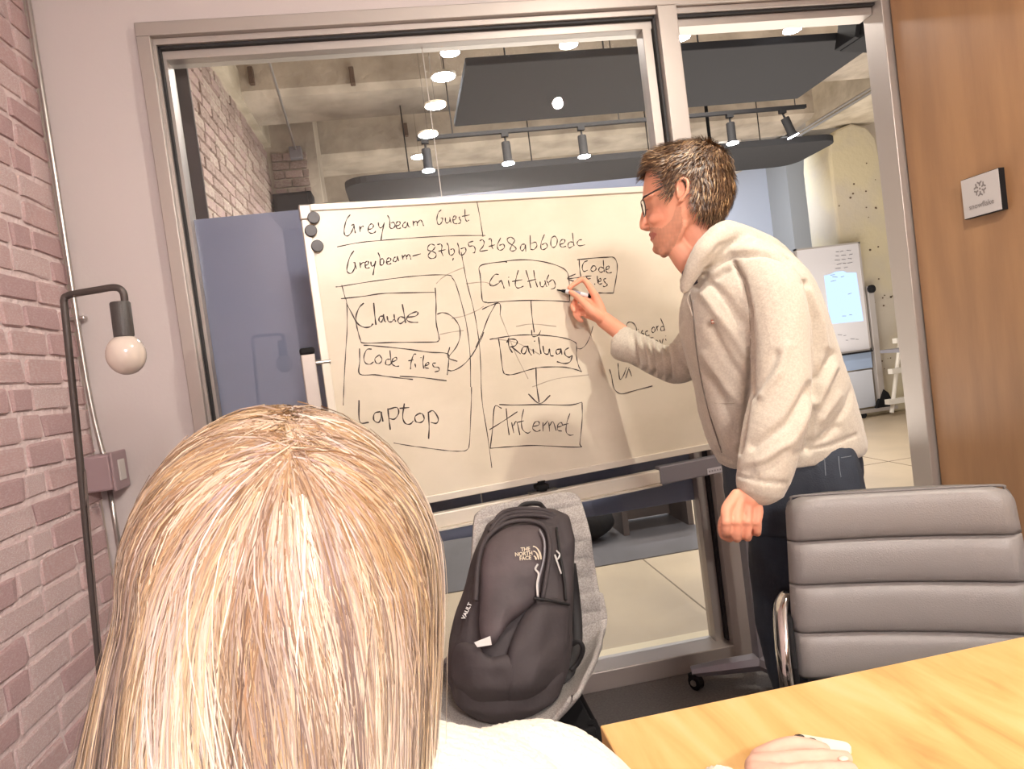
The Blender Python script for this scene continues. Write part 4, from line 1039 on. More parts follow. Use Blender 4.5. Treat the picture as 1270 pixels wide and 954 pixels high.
def head_rings(HL, grow=0.0, n=36):
    R_ = []
    for f, b, w_ in HL:
        A, B_ = hp(*f), hp(*b); c = (A + B_) / 2; ex = (B_ - A) / 2
        L_ = np.linalg.norm(ex); ex = ex / L_ * (L_ + grow); ey = hn * (w_ + grow); ring = []
        for t in np.arange(n) * 2 * math.pi / n:
            ct, s_ = math.cos(t), math.sin(t)
            # ct>0 back, ct<0 front; face front a little narrower
            w2 = 1 - .10 * max(0, -ct)
            ring.append(c + ex * np.sign(ct) * abs(ct) ** (2 / 2.25) + ey * w2 * np.sign(s_) * abs(s_) ** (2 / 2.25))
        R_.append(ring)
    return R_
parts = [ringstack(head_rings(HL), 3)]
def hq(u, v, off, r): return np.append(hp(u, v, off), r)
parts += limbs((hq(801, 256, 0, .0065), hq(799.5, 266, 0, .0085), hq(798, 276, 0, .010), hq(797.8, 281, 0, .0095)),
               (hq(803, 283, .008, .0075), hq(800.5, 283, .006, .007)), (hq(803, 283, -.008, .0075), hq(800.5, 283, -.006, .007)),
               (hq(801, 250, .008, .008), hq(803, 249, .030, .0085), hq(810, 247, .048, .008)), (hq(801, 250, -.008, .008), hq(803, 249, -.030, .0085), hq(810, 247, -.048, .008)),
               (hq(807.5, 291, .0, .0062), hq(811, 291.5, .018, .0052)), (hq(807.5, 291, .0, .0062), hq(811, 291.5, -.018, .0052)),
               (hq(809.5, 297, .0, .0068), hq(813, 296, .016, .005)), (hq(809.5, 297, .0, .0068), hq(813, 296, -.016, .005)),
               (hq(815.5, 309, .0, .013), hq(819, 311, 0, .012)),
               (hq(812, 275, .034, .014), hq(824, 273, .044, .014)), (hq(812, 275, -.034, .014), hq(824, 273, -.044, .014)),
               (hq(823, 313, .022, .012), hq(838, 301, .042, .012), hq(848, 284, .056, .010)), (hq(823, 313, -.022, .012), hq(838, 301, -.042, .012), hq(848, 284, -.056, .010)))
def ear(sg):
    c = []
    for (u, v), r in zip(((842, 250), (841, 241), (843.5, 233), (849, 230), (853.5, 234), (853.8, 242), (851.5, 249), (848, 254.5), (844.5, 257)), (.003, .0032, .0036, .0038, .0040, .0040, .0042, .0050, .0048)):
        lift = .004 + .012 * max(0, (u - 842) / 12)
        c.append(hq(u, v, sg * (.0745 + lift), r))
    out = limbs(c, (hq(844, 252, sg * .076, .004), hq(844.5, 246, sg * .078, .0042)), (hq(846.5, 249, sg * .078, .003), hq(849, 242, sg * .080, .003), hq(847.5, 237, sg * .079, .0028)))
    Rm_ = np.array([nrm(np.cross(hn, (0, 0, 1))), hn, (0, 0, 1)]).T
    out.append(ball(hp(847.5, 243, sg * .074), (.0115, .0065, .022), R=Rm_))
    return out
parts += ear(1) + ear(-1)
parts += limbs((q(862, 285, 1.68, .050), q(872, 312, 1.685, .052), q(885, 345, 1.70, .062), q(892, 380, 1.71, .08)), (q(838, 305, 1.68, .028), q(855, 325, 1.68, .034), q(872, 342, 1.69, .030)))
bd = nrm(P(890, 380, 1.86) - P(945, 345, 1.50))
parts.append(ringstack([pl_ring((878, 340), (930, 325), 1.70, .12, bd), pl_ring((872, 370), (980, 355), 1.71, .14, bd), pl_ring((866, 410), (1004, 405), 1.70, .145, bd), pl_ring((870, 460), (1028, 455), 1.71, .145, bd), pl_ring((885, 520), (1042, 510), 1.72, .14, bd), pl_ring((905, 575), (1050, 560), 1.73, .15, bd), pl_ring((925, 625), (1045, 615), 1.73, .13, bd)]))
NS, NE, NWr = q(948, 355, 1.55, .044), q(970, 490, 1.485, .036), q(930, 616, 1.45, .027)
FS, FE, FW = q(892, 385, 1.86, .045), q(843, 453, 1.97, .030), q(749, 397, 2.195, .0265)
parts += limbs((NS, q(962, 420, 1.515, .040), NE, q(955, 550, 1.465, .034), NWr), (FS, q(868, 425, 1.92, .046), FE, q(800, 434, 2.085, .029), FW))
# near hand: a loose fist hanging, back of the hand to the camera
def chain(*a): return limb([x[:3] for x in a], [x[3] for x in a], n=14, sm=4)
for x, b_, rr in ((900.5, 664, .0100), (913.5, 670, .0102), (926.5, 669, .0098), (938.5, 663.5, .0088)):
    parts.append(chain(q(922 + (x - 919) * .45, 614, 1.448, .0135), q(x + 1.0, 631, 1.440, .0125), q(x + .2, 647, 1.432, rr + .0015)))
    parts.append(chain(q(x + .2, 647, 1.434, rr + .001), q(x, b_ - 5, 1.442, rr), q(x + 1, b_ - 3, 1.468, rr * .95), q(x + 2, b_ - 14, 1.482, rr * .9), q(x + 2, b_ - 22, 1.472, rr * .85)))
parts.append(chain(q(915, 622, 1.455, .016), q(904, 637, 1.462, .014), q(896.5, 650, 1.462, .0115), q(897.5, 663, 1.468, .0105), q(905, 668, 1.478, .0092)))
# far hand: holding the marker
for a in (((738, 367, 2.205, .0125), (724.5, 347.5, 2.236, .0098), (713.5, 351.5, 2.244, .0088), (706.5, 357.2, 2.247, .0080)),
          ((733, 376, 2.215, .0125), (719, 369, 2.243, .0098), (710.5, 378, 2.238, .0088), (712, 385, 2.226, .0082)),
          ((730, 383, 2.215, .012), (718, 380, 2.240, .0094), (713, 388, 2.234, .0085), (716, 394, 2.224, .0078)),
          ((728, 390, 2.205, .0115), (720, 388, 2.228, .0086), (717.5, 395, 2.220, .0075), (721, 398, 2.212, .007))):
    parts.append(chain(*[q(*x) for x in a]))
    parts.append(chain(q(748, 398, 2.192, .018), q((748 + a[0][0]) / 2 + 1, (396 + a[0][1]) / 2, 2.198, .0165), q(*a[0][:3], .0135)))
parts.append(chain(q(744, 394, 2.18, .017), q(732, 384, 2.178, .0155), q(722.5, 374, 2.198, .0118), q(714, 366.5, 2.222, .0102), q(708, 362.5, 2.233, .0085)))
# legs under the jeans
def hips(Y): return Y
LEGN = [(.99, 1.65, .93, .082), (.985, 1.62, .72, .078), (.945, 1.62, .50, .055), (.99, 1.66, .28, .05), (1.02, 1.68, .09, .038)]
LEGF = [(.965, 1.80, .93, .082), (.955, 1.80, .72, .078), (.925, 1.81, .50, .055), (.96, 1.84, .28, .05), (.99, 1.86, .09, .038)]
parts += limbs([np.array(x) for x in LEGN], [np.array(x) for x in LEGF])
for L_ in (LEGN, LEGF):
    a = np.array(L_[-1][:3]); parts += limbs((np.array([a[0] + .02, a[1], .05, .035]), np.array([a[0] - .08, a[1], .04, .032]), np.array([a[0] - .16, a[1], .03, .025])))
V, F = remesh(parts, .0030, 2, .4)
N_ = normals(V, F)
p2, off = h2d(V)
# eye sockets and mouth line pressed in
for (u, v, o_, w_, am) in ((804, 261, .032, 5.5, -.006), (804, 261, -.032, 5.5, -.006)):
    d = np.sqrt(((p2[:, 0] - u) / w_) ** 2 + ((p2[:, 1] - v) / w_) ** 2 + ((off - o_) / .014) ** 2); V = V + N_ * (am * np.exp(-d ** 2))[:, None]
body = obj('body', (V, F), mat('skin', 'df9a7c', .5, attr='Col', spec=.35, sss=.08), man, smooth='all', recalc=False)
c = np.tile(lin('eaa88a'), (len(V), 1)).astype(float)
p2, off = h2d(V); far = np.linalg.norm(V - H0, axis=1) < .24
stub = inpoly(p2, [(798, 284), (806, 283), (822, 287), (834, 278), (840, 262), (846, 262), (848, 285), (838, 308), (825, 324), (805, 322), (800, 300)]) & far
w_ = np.clip(.6 + .25 * vnoise(V, 300, 2), 0, 1)[:, None]
c[stub] = c[stub] * (1 - .55 * w_[stub]) + np.array(lin('7a5a44')) * (.55 * w_[stub])
chk = far & (np.hypot(p2[:, 0] - 818, p2[:, 1] - 272) < 12); c[chk] = c[chk] * .8 + np.array(lin('e8836c')) * .2
lip = far & inpoly(p2, [(803, 288.5), (812, 290), (816, 293), (811, 298.5), (805, 300)]); c[lip] = np.array(lin('b9685a'))
arm = ~far & (V[:, 2] > .7); c[arm] = c[arm] * .85 + np.array(lin('e98a72')) * .15
vcolor(body, c)
# eyes, brows, teeth-hint
M['eye'] = mat('eye_white', 'd8d0cc', .25); M['iris'] = mat('iris', '4a3a30', .3)
for sg in (1, -1):
    e_ = obj('eyeball', ball(hp(814, 261.5, sg * .025), .0100, 16, 10), M['eye'], man, smooth='all')
    obj('iris', ball(hp(811.5, 262.3, sg * .026), (.0045, .0045, .0045), 12, 8), M['iris'], e_, smooth='all')
    obj('eyelashes', tube(catmull([hp(800.5, 263.5, sg * .022), hp(801.5, 264, sg * .032), hp(805, 263, sg * .044)], 5), .0014, 6), M['iris'], man, smooth='all')
    obj('eyebrow', tube(catmull([hp(798.5, 250.5, sg * .012), hp(799.5, 247.8, sg * .03), hp(807, 246.5, sg * .048)], 5), [.003] * 5 + [.0036] * 5 + [.002], 8, flat=(1, .7)), mat('brow_hair', '4b3020', .8) if sg == 1 else bpy.data.materials['brow_hair'], man, smooth='all')
# glasses
M['gframe'] = mat('glasses_frame', '2b2321', .3)
gl = obj('glasses', [tube([hp(796.2, 256, -.009), hp(795.4, 255, 0), hp(796.2, 256, .009)], .0018, 8)], M['gframe'], man, smooth=True, label='dark thin-rimmed glasses')
for sg in (1, -1):
    loop = [hp(795.6, 253.5, sg * .009), hp(796.6, 252.8, sg * .034), hp(799.8, 253.2, sg * .058), hp(802.4, 260, sg * .060), hp(802.8, 268, sg * .054), hp(801, 271, sg * .034), hp(799.4, 268, sg * .014), hp(797, 260, sg * .008)]
    L_ = catmull(loop, 5, closed=True); obj('rim', tube(np.vstack([L_, L_[:1]]), .0017, 8), M['gframe'], gl, smooth=True)
    obj('lens', (np.vstack([L_.mean(0)[None], L_]), [(0, 1 + i, 1 + (i + 1) % len(L_)) for i in range(len(L_))]), M['glass'], gl, recalc=False)
    obj('temple_arm', tube(catmull([hp(799.8, 253.2, sg * .058), hp(803, 250.6, sg * .073), hp(826, 238.6, sg * .081), hp(840, 232, sg * .083), hp(849, 233, sg * .080), hp(853, 245, sg * .076)], 5), .0019, 8), M['gframe'], gl, smooth=True)
# hair cap, kept behind the hairline, with short locks
HLh = [((840, 180), (866, 175), .030), ((818, 185), (890, 184), .058), ((801, 197), (903, 196), .073), ((795.5, 214), (909, 216), .081), ((794, 232), (911, 234), .083), ((796, 247), (909, 247), .083), ((800, 262), (904, 259), .080), ((806, 276), (896, 271), .072), ((820, 288), (888, 281), .062)]
Vh, Fh = remesh([ringstack(head_rings(HLh, .001), 3)], .004, 2)
Nh = normals(Vh, Fh)
Vh = Vh + Nh * (.0035 * vnoise(Vh, 130, 5) + .004 * vnoise(Vh, 60, 8))[:, None]
p2h, oh = h2d(Vh)
poly = [(788, 222), (797, 219), (807, 216), (814, 219), (819, 226), (823, 236), (827, 244), (832, 252), (837, 252), (839, 242), (840, 231), (846, 226), (853, 226), (857, 234), (857.5, 246), (856, 256), (860, 266), (868, 275), (880, 281), (893, 281), (915, 262), (925, 215), (900, 165), (850, 160), (800, 170), (780, 195)]
okv = inpoly(p2h, poly)
Fk = [f for f in Fh if all(okv[i] for i in f)]
used = sorted({i for f in Fk for i in f}); mp_ = {a: b for b, a in enumerate(used)}
Vk = Vh[used]; Fk = [tuple(mp_[i] for i in f) for f in Fk]; Nk = Nh[used]
hair = obj('hair', (Vk, Fk), mat('brown_hair', '4f3828', .55, col2='755739', scale=90, bump=.6, bscale=160), man, smooth='all', recalc=False)
def locks(roots, nors, dirs, length, width, seed, segs=6, lift=.3, wave=.25, colors=None, root_c=None):
    r = np.random.RandomState(seed); n = len(roots); Vv = np.zeros((n, segs + 1, 2, 3)); p = roots.copy(); d = dirs.copy()
    cs = np.zeros((n, segs + 1, 2, 3)); ph = r.uniform(0, 6.28, n); L_ = length * r.uniform(.6, 1.2, n)
    for s in range(segs + 1):
        side = np.cross(d, nors); side /= np.linalg.norm(side, axis=1)[:, None] + 1e-9
        w_ = width * (1 - (s / segs) ** 2 * .85)
        Vv[:, s, 0] = p + side * w_; Vv[:, s, 1] = p - side * w_
        cs[:, s] = colors[:, None, :]
        if s < segs:
            dd_ = d + nors * (lift * (1 - 2.2 * s / segs)) + side * (wave * np.sin(ph + s * 1.1))[:, None]; dd_ /= np.linalg.norm(dd_, axis=1)[:, None]
            p = p + dd_ * (L_ / segs)[:, None]; d = .6 * d + .4 * dd_
    V_ = Vv.reshape(-1, 3); F_ = []
    b = np.arange(n) * (segs + 1) * 2
    for s in range(segs):
        a = b + s * 2; F_.append(np.stack([a, a + 1, a + 3, a + 2], 1))
    return V_, np.concatenate(F_), cs.reshape(-1, 3)
pk2, _ = h2d(Vk)
idx = NR.choice(len(Vk), 5200); roots, nn_ = Vk[idx] + Nk[idx] * .0005, Nk[idx]
whorl = hp(884, 200, 0)
dirs = roots - whorl; dirs += np.array([0, 0, -.05]) + .012 * NR.normal(size=dirs.shape)
front = (pk2[idx, 0] < 830)[:, None]; dirs = np.where(front, dirs + np.array([0, 0, .06]), dirs)
dirs -= nn_ * (dirs * nn_).sum(1)[:, None]; dirs /= np.linalg.norm(dirs, axis=1)[:, None]
wig = .55 * np.stack([vnoise(roots, 70, 21), vnoise(roots, 70, 22), vnoise(roots, 70, 23)], 1); dirs += wig; dirs /= np.linalg.norm(dirs, axis=1)[:, None]
pal = np.array([lin(x) for x in ('3e2b1e', '57402c', '6e5238', '8a6b4a', 'b3946c')]); cc = pal[NR.choice(5, len(idx), p=[.25, .3, .22, .15, .08])]
V_, F_, C_ = locks(roots, nn_, dirs, .024, .0011, 5, colors=cc, lift=.45)
lk = obj('hair_locks', (V_, F_), mat('brown_locks', '6e5238', .45, attr='Col'), hair, recalc=False, kind='stuff'); vcolor(lk, C_)

# ---- hoodie
hz = [ringstack([pl_ring((893, 318), (930, 300), 1.69, .09, bd), pl_ring((872, 338), (962, 312), 1.69, .145, bd), pl_ring((853, 362), (992, 342), 1.69, .185, bd), pl_ring((846, 398), (1015, 388), 1.69, .185, bd), pl_ring((852, 440), (1030, 432), 1.695, .175, bd),
                 pl_ring((864, 480), (1045, 470), 1.70, .165, bd), pl_ring((870, 515), (1056, 505), 1.71, .165, bd), pl_ring((880, 548), (1063, 533), 1.715, .16, bd), pl_ring((889, 566), (1066, 546), 1.72, .158, bd), pl_ring((895, 578), (1065, 558), 1.72, .15, bd)], 5)]
hz += limbs((q(930, 330, 1.575, .070), q(955, 365, 1.525, .076), q(966, 420, 1.495, .067), q(968, 485, 1.47, .064), q(957, 540, 1.46, .066), q(948, 585, 1.452, .060), q(945, 596, 1.45, .056)),
            (q(905, 345, 1.78, .075), q(893, 385, 1.85, .072), q(868, 425, 1.91, .066), q(845, 450, 1.96, .062), q(822, 449, 2.02, .052), q(797, 437, 2.08, .0505), q(777, 428, 2.125, .050)))
# ribbed cuff, near
hz += [tube([P(945.5, 594, 1.45), P(944, 604, 1.45), P(942.5, 612, 1.45)], [.054, .0535, .051], 24, upv=(1, 0, 0))]
hz += [tube([P(783, 431, 2.11), P(770, 425.5, 2.14)], [.053, .055], 24)]
# hood lying on the shoulders
hz += limbs((q(850, 356, 1.60, .016), q(861, 332, 1.585, .024), q(878, 308, 1.575, .030), q(899, 290, 1.585, .032), q(924, 296, 1.61, .030), q(954, 308, 1.66, .028), q(977, 323, 1.72, .022)),
            (q(850, 350, 1.78, .016), q(866, 322, 1.80, .024), q(884, 298, 1.80, .028), q(905, 288, 1.78, .028), q(940, 300, 1.76, .026), q(972, 321, 1.74, .022)),
            (q(880, 345, 1.62, .030), q(892, 335, 1.60, .042), q(912, 326, 1.60, .050), q(940, 330, 1.61, .050)),
            (q(903, 306, 1.68, .040), q(935, 316, 1.69, .042), q(963, 332, 1.70, .036)))
V, F = remesh(hz, .0055, 6, .5)
N_ = normals(V, F); px = projv(V); view = V - CAMPOS; view /= np.linalg.norm(view, axis=1)[:, None]
facing = np.clip(-(N_ * view).sum(1) * 3, 0, 1)
def fold(lines):
    global V
    for ln, w_, am in lines:
        am = am * 1.25
        V = V + N_ * (am * np.exp(-(segdist(px, ln) / w_) ** 2) * facing)[:, None]
fold([([(908, 325), (920, 345), (930, 386), (931, 440), (931, 470), (924, 518), (917, 560)], 3.2, -.013),
      ([(999, 351), (1012, 395), (1014, 436), (1012, 480), (1006, 530), (1003, 560)], 3.5, -.012),
      ([(1004, 360), (1020, 400), (1024, 430)], 3.5, .006), ([(1017, 470), (1032, 440)], 5, -.008), ([(1012, 500), (1035, 455)], 5, .007),
      ([(1025, 540), (1050, 505), (1058, 480)], 4, -.006), ([(1005, 552), (1040, 530)], 4, -.005), ([(1020, 520), (1040, 490)], 5, .005),
      ([(963, 440), (953, 462), (935, 490)], 5, -.006), ([(975, 430), (968, 460), (945, 490)], 6, .006), ([(1005, 480), (978, 525), (935, 553)], 6, -.009), ([(1008, 500), (985, 545), (940, 575)], 6, .007),
      ([(975, 560), (955, 575), (925, 582)], 4, -.006), ([(880, 350), (900, 370), (918, 400)], 5, -.006), ([(872, 365), (905, 410), (926, 440)], 6, .006),
      ([(880, 405), (905, 450), (926, 475)], 6, -.007), ([(875, 440), (900, 480), (920, 500)], 6, .006), ([(885, 470), (905, 520), (912, 545)], 6, -.006),
      ([(870, 500), (885, 535), (893, 555)], 4, -.005), ([(890, 345), (905, 335), (915, 322)], 3, -.004), ([(925, 318), (960, 313), (985, 325)], 2.5, -.005),
      ([(863, 356), (877, 337), (905, 317), (945, 312), (978, 322)], 3.2, -.012), ([(872, 330), (892, 306), (925, 297), (960, 306)], 4, -.004), ([(893, 575), (940, 590)], 2, -.003),
      ([(916, 590), (945, 597), (975, 600)], 2.2, -.006), ([(985, 562), (1030, 553), (1062, 540)], 2.0, -.005), ([(885, 560), (905, 572)], 2.0, -.005)])
fold([([(785 + i * 10, 412 + i * 2), (788 + i * 10, 436), (791 + i * 10, 458 + i * 4)], 3.4, -.013 if i % 2 == 0 else -.010) for i in range(5)])
fold([([(790 + i * 10, 412 + i * 2), (793 + i * 10, 436), (796 + i * 10, 458 + i * 4)], 3.0, .006) for i in range(5)])
fold([([(824, 428), (826, 450), (838, 474)], 2.5, -.007), ([(836, 425), (842, 445), (856, 462)], 2.5, -.007), ([(845, 398), (838, 410), (842, 425)], 3, -.006), ([(848, 365), (842, 385)], 4, .004)])
V = V + N_ * (.0022 * vnoise(V, 45, 4) + .0012 * vnoise(V, 110, 6))[:, None]
hd = obj('hoodie', (V, F), mat('heather_cream_fleece', 'c9c1b2', .95, col2='bab1a2', scale=220, bump=.35, bscale=500, ramp=(.35, .65), sheen=.3, bdist=.002), man, smooth='all', recalc=False)
TH_ = bvh(V, F)
def onh(pts, off=.001, T=None):
    out = []
    for u, v in pts:
        h = hit(T or TH_, u, v, off)
        if h is not None: out.append(h)
    return out
zl = catmull([(x, y, 0) for x, y in ((856, 366), (860, 390), (863, 425), (868, 460), (874, 490), (882, 520), (890, 545), (897, 566))], 5)[:, :2]
zp_ = onh(zl, .0005)
if len(zp_) > 4: obj('zipper', tube(catmull(zp_[::2], 3), .0022, 8), mat('zip_tape', '6d655c', .5), hd, smooth='all')
h = hit(TH_, 860, 372, .003)
obj('zip_pull', box(h + np.array([0, 0, -.012]), (.006, .003, .022)), M['pipe'], hd, bevel=.001)
for dl in ([(886, 500), (898, 500.5), (911, 500)], ):
    s_ = onh(dl, .0008)
    if len(s_) > 2: obj('pocket_seam', tube(catmull(s_, 4), .0013, 6), mat('seam_thread', 'a99e8f', .8), hd, smooth='all')
s_ = onh([(867, 333), (863, 345), (858, 358), (855, 366)], .001)
hh = hit(TH_, 884.5, 399, .001)
if hh is not None:
    obj('flag_label', [box(hh, (.012, .003, .010), .4)], mat('label_red', 'a06a58', .7), hd); obj('flag_label', [box(hh + [-.0, -.002, .0], (.012, .002, .003), .4)], mat('label_cream', 'd9d0c2', .7), hd)
dr_ = onh([(856, 362), (853, 372), (856, 382), (859, 392)], .004)
if len(dr_) > 2: obj('drawstring', tube(catmull(dr_, 4), .0018, 8), mat('cord_cream', 'd8cfc0', .8), hd, smooth='all')
# armhole and hood seams as fine raised threads
for dl in ([(905, 322), (918, 340), (927, 370), (930, 400), (931, 440)],):
    s_ = onh(catmull([(x, y, 0) for x, y in dl], 5)[:, :2], .0)
    if len(s_) > 4: obj('sleeve_seam', tube(catmull(s_[::2], 3), .0011, 6), bpy.data.materials['seam_thread'], hd, smooth='all')
# undershirt at the neck
obj('tshirt', tube(catmull([P(855, 336, 1.64), P(852, 340, 1.69), P(856, 345, 1.74), P(878, 345, 1.77), P(893, 335, 1.72), P(885, 330, 1.65), P(868, 335, 1.625), P(857, 337, 1.635)], 5), .013, 10), mat('dark_tshirt', '3b3a44', .8), man, smooth='all')
obj('tshirt_front', ringstack([pl_ring((853, 337), (880, 330), 1.69, .045, bd, 24), pl_ring((853, 350), (884, 346), 1.70, .05, bd, 24), pl_ring((862, 372), (888, 368), 1.70, .05, bd, 24)], 3), bpy.data.materials['dark_tshirt'], man, smooth='all')
# jeans
jz = [ringstack([pl_ring((896, 562), (1058, 548), 1.72, .142, bd), pl_ring((899, 590), (1062, 580), 1.72, .148, bd), pl_ring((905, 625), (1052, 620), 1.72, .145, bd), pl_ring((914, 655), (1035, 652), 1.72, .13, bd)], 4)]
def fat(L_, k): return [np.array([a[0], a[1], a[2], r * k + .012]) for a, r in [((x[0], x[1], x[2]), x[3]) for x in L_]]
jz += limbs(fat(LEGN[:-1] + [(1.02, 1.68, .10, .05)], 1.06), fat(LEGF[:-1] + [(.99, 1.86, .10, .05)], 1.06))
V, F = remesh(jz, .008, 4)
N_ = normals(V, F); V = V + N_ * (.004 * vnoise(V, 30, 9) + .0015 * vnoise(V, 90, 2))[:, None]
jn = obj('jeans', (V, F), mat('dark_denim', '272b34', .85, col2='3f4a59', scale=4, bump=.4, bscale=300, ramp=(.4, .75), bdist=.003), man, smooth='all', recalc=False)
TJ = bvh(V, F)
for dl in ([(1040, 566), (1041, 580), (1043, 592)], [(1043, 568), (1055, 566), (1064, 563)], [(1022, 562), (1024, 590)]):
    s_ = [hit(TJ, u, v, .001) for u, v in dl]; s_ = [x for x in s_ if x is not None]
    if len(s_) > 1: obj('stitching', tube(catmull(s_, 3), .0012, 6), mat('denim_thread', '6d747c', .8) if 'denim_thread' not in bpy.data.materials else bpy.data.materials['denim_thread'], jn)
for L_ in (LEGN, LEGF):
    a = np.array(L_[-1][:3])
    g = remesh(limbs((np.array([a[0] + .035, a[1], .055, .045]), np.array([a[0] - .05, a[1], .05, .046]), np.array([a[0] - .15, a[1], .038, .036]), np.array([a[0] - .19, a[1], .032, .028]))), .006, 3)
    g[0][:, 2] = np.maximum(g[0][:, 2], .004)
    obj('shoe', g, M['blackmetal'], man, smooth='all')
# marker in his hand
pt, pe = PB(690.5, 359.5, .001), P(738, 368.2, 2.218)
pd = nrm(pe - pt); L_ = np.linalg.norm(pe - pt)
mk = empty('marker_pen', (pt + pe) / 2, 'white whiteboard marker with black ends held in the man\'s hand', 'marker')
obj('barrel', lathe([(0, .030), (.0058, .030), (.0078, .034), (.0078, L_ - .022), (0, L_ - .022)], pt, pd, 20), mat('marker_white', 'd9dadd', .35), mk, smooth=True)
obj('barrel_label', lathe([(.0080, .050), (.0080, .056), (.0080, .078), (.0080, .08)], pt, pd, 20), mat('marker_grey', '8d93a5', .4), mk, smooth=True)
obj('nib', lathe([(0, 0), (.0016, .001), (.0026, .008), (.0026, .014), (.0052, .020), (.0066, .030), (0, .031)], pt, pd, 16), M['blackmetal'], mk, smooth=True)
obj('end_plug', lathe([(0, L_ - .022), (.0088, L_ - .022), (.009, L_ - .002), (.007, L_), (0, L_)], pt, pd, 20), M['blackmetal'], mk, smooth=True)

# ======== the seated woman in the foreground, from behind
YC = .52
HC = P(352, 640, YC + .01)
HK = P(342, 497, YC) - np.array([0, -.015, .135])
wo = empty('person', (HC[0], HC[1], 0), 'seated blonde long-haired person in white knit sweater seen from behind, hand on a phone', 'person')
cx = HC[0]
def E_(x, y, z, r): return np.array([cx + x, y, z, r])
hd_ = [ball(HK, (.076, .092, .112), 28, 18), ball(HK + [0, .055, -.07], (.05, .05, .06), 20, 12)]
hd_ += limbs((E_(0, .55, HC[2] - .08, .055), E_(.0, .54, 1.06, .052), E_(.0, .53, .98, .06)), (np.append(HK + [0, .098, -.03], .012), np.append(HK + [0, .112, -.055], .012)))
for sg in (1, -1): hd_ += [ball(HK + [sg * .076, .0, -.03], (.012, .018, .03), 12, 8)]
SH = P(648, 902, .60); shx = SH[0] - cx
tor = [ringstack([[np.array([cx + a * math.cos(t), .535 + b * math.sin(t), z]) for t in np.arange(32) * math.pi / 16] for a, b, z in ((.055, .05, 1.01), (.09, .06, .99), (.14, .08, .955), (.175, .10, .9), (.165, .105, .8), (.15, .10, .68), (.17, .12, .55), (.15, .12, .46))], 4)]
WR = PZ(897, 990, .770); EL = np.array([.225, .58, .772])
armR = (np.append(SH + [-.01, 0, -.08], .036), np.append((SH + EL) / 2 + [.0, -.01, -.035], .034), np.append(EL, .030), np.append((EL + WR) / 2, .032), np.append(WR, .024))
armL = (E_(-.16, .55, .95, .048), E_(-.2, .56, .82, .042), E_(-.2, .62, .72, .036), E_(-.12, .75, .68, .03), E_(-.05, .84, .68, .024))
legs_ = [(E_(s * .09, .55, .53, .08), E_(s * .1, .78, .54, .07), E_(s * .1, .98, .50, .055), E_(s * .1, 1.0, .28, .048), E_(s * .1, 1.0, .08, .035), E_(s * .1, 1.10, .04, .03)) for s in (1, -1)]
hand = []
def z_(u, v, z, r): return np.append(PZ(u, v, z), r)
K = z_(966, 944, .774, .015)
hand.append(chain(z_(945, 944, .768, .016), z_(964, 932, .772, .0135), z_(984, 925, .772, .0115), z_(1004, 927, .768, .0108), z_(1021, 931, .764, .0098)))
hand.append(chain(z_(940, 952, .772, .016), z_(970, 946, .778, .0128), z_(1000, 941, .776, .0105), z_(1028, 940, .768, .0098), z_(1049, 940.5, .763, .0088)))
hand.append(chain(z_(940, 962, .772, .016), z_(972, 962, .778, .0125), z_(1003, 957, .777, .0105), z_(1032, 955, .769, .0098), z_(1056, 955, .763, .0088)))
hand.append(chain(z_(938, 972, .772, .016), z_(968, 978, .777, .012), z_(998, 974, .776, .0102), z_(1026, 971, .768, .0095), z_(1048, 971, .763, .0086)))
hand.append(chain(z_(935, 980, .770, .015), z_(962, 993, .773, .0115), z_(988, 991, .772, .0095), z_(1012, 989, .767, .0088), z_(1028, 988, .762, .008)))
for s in (1, -1): pass
handL = limbs((armL[-1], E_(-.02, .90, .68, .022), E_(.01, .93, .67, .018))) + [limb([(cx + .0 + .012 * k, .92, .675), (cx + .02 + .012 * k, .965 - .004 * k, .668)], [.009, .008], n=10, sm=3) for k in range(-2, 3)]
Vw, Fw = remesh(hd_ + tor + limbs(armR, armL, *legs_) + hand + handL, .0036, 2, .4)
hm = np.minimum(1, 1)
obj('body', (Vw, Fw), mat('pale_skin', 'dcb4a0', .5, col2='d4a894', scale=30, spec=.35, sss=.08), wo, smooth='all', recalc=False)
for (u, v, z) in ((1017.5, 930.5, .775), (1045, 939.6, .774)):
    obj('fingernail', ball(PZ(u, v, z) + [0.001, 0, -.0015], (.0062, .0048, .0022), 12, 8), mat('nail', 'f0cdbd', .2) if 'nail' not in bpy.data.materials else bpy.data.materials['nail'], wo, smooth='all')
# sweater
sw = [ringstack([[np.array([cx + a * math.cos(t), .535 + b * math.sin(t), z]) for t in np.arange(36) * math.pi / 18] for a, b, z in ((.065, .062, 1.022), (.105, .08, 1.008), (.165, .10, .980), (.195, .118, .93), (.185, .125, .82), (.175, .12, .68), (.19, .14, .52))], 4)]
sw += limbs((np.append(SH + [-.05, -.02, -.052], .062), np.append(SH + [.02, 0, -.075], .064), np.append((SH + EL) / 2 + [.0, -.01, -.03], .052), np.append(EL, .046), np.append((EL + WR) / 2 + [0, 0, .002], .038), np.append(WR + nrm(WR - EL) * .012, .027)),
            tuple(np.append(a[:3], a[3] + .02) for a in armL[:-1]))
Vs, Fs = remesh(sw, .005, 5)
Ns = normals(Vs, Fs)
ribs = np.sin((Vs[:, 0] * .5 + Vs[:, 1] * .9 + Vs[:, 2] * .4) * 2 * math.pi / .012)
Vs = Vs + Ns * (.0024 * ribs + .003 * vnoise(Vs, 28, 13))[:, None]
swt = obj('sweater', (Vs, Fs), mat('white_knit', 'ddd5c4', .95, bump=.5, bscale=350, sheen=.3, bdist=.002), wo, smooth='all', recalc=False)
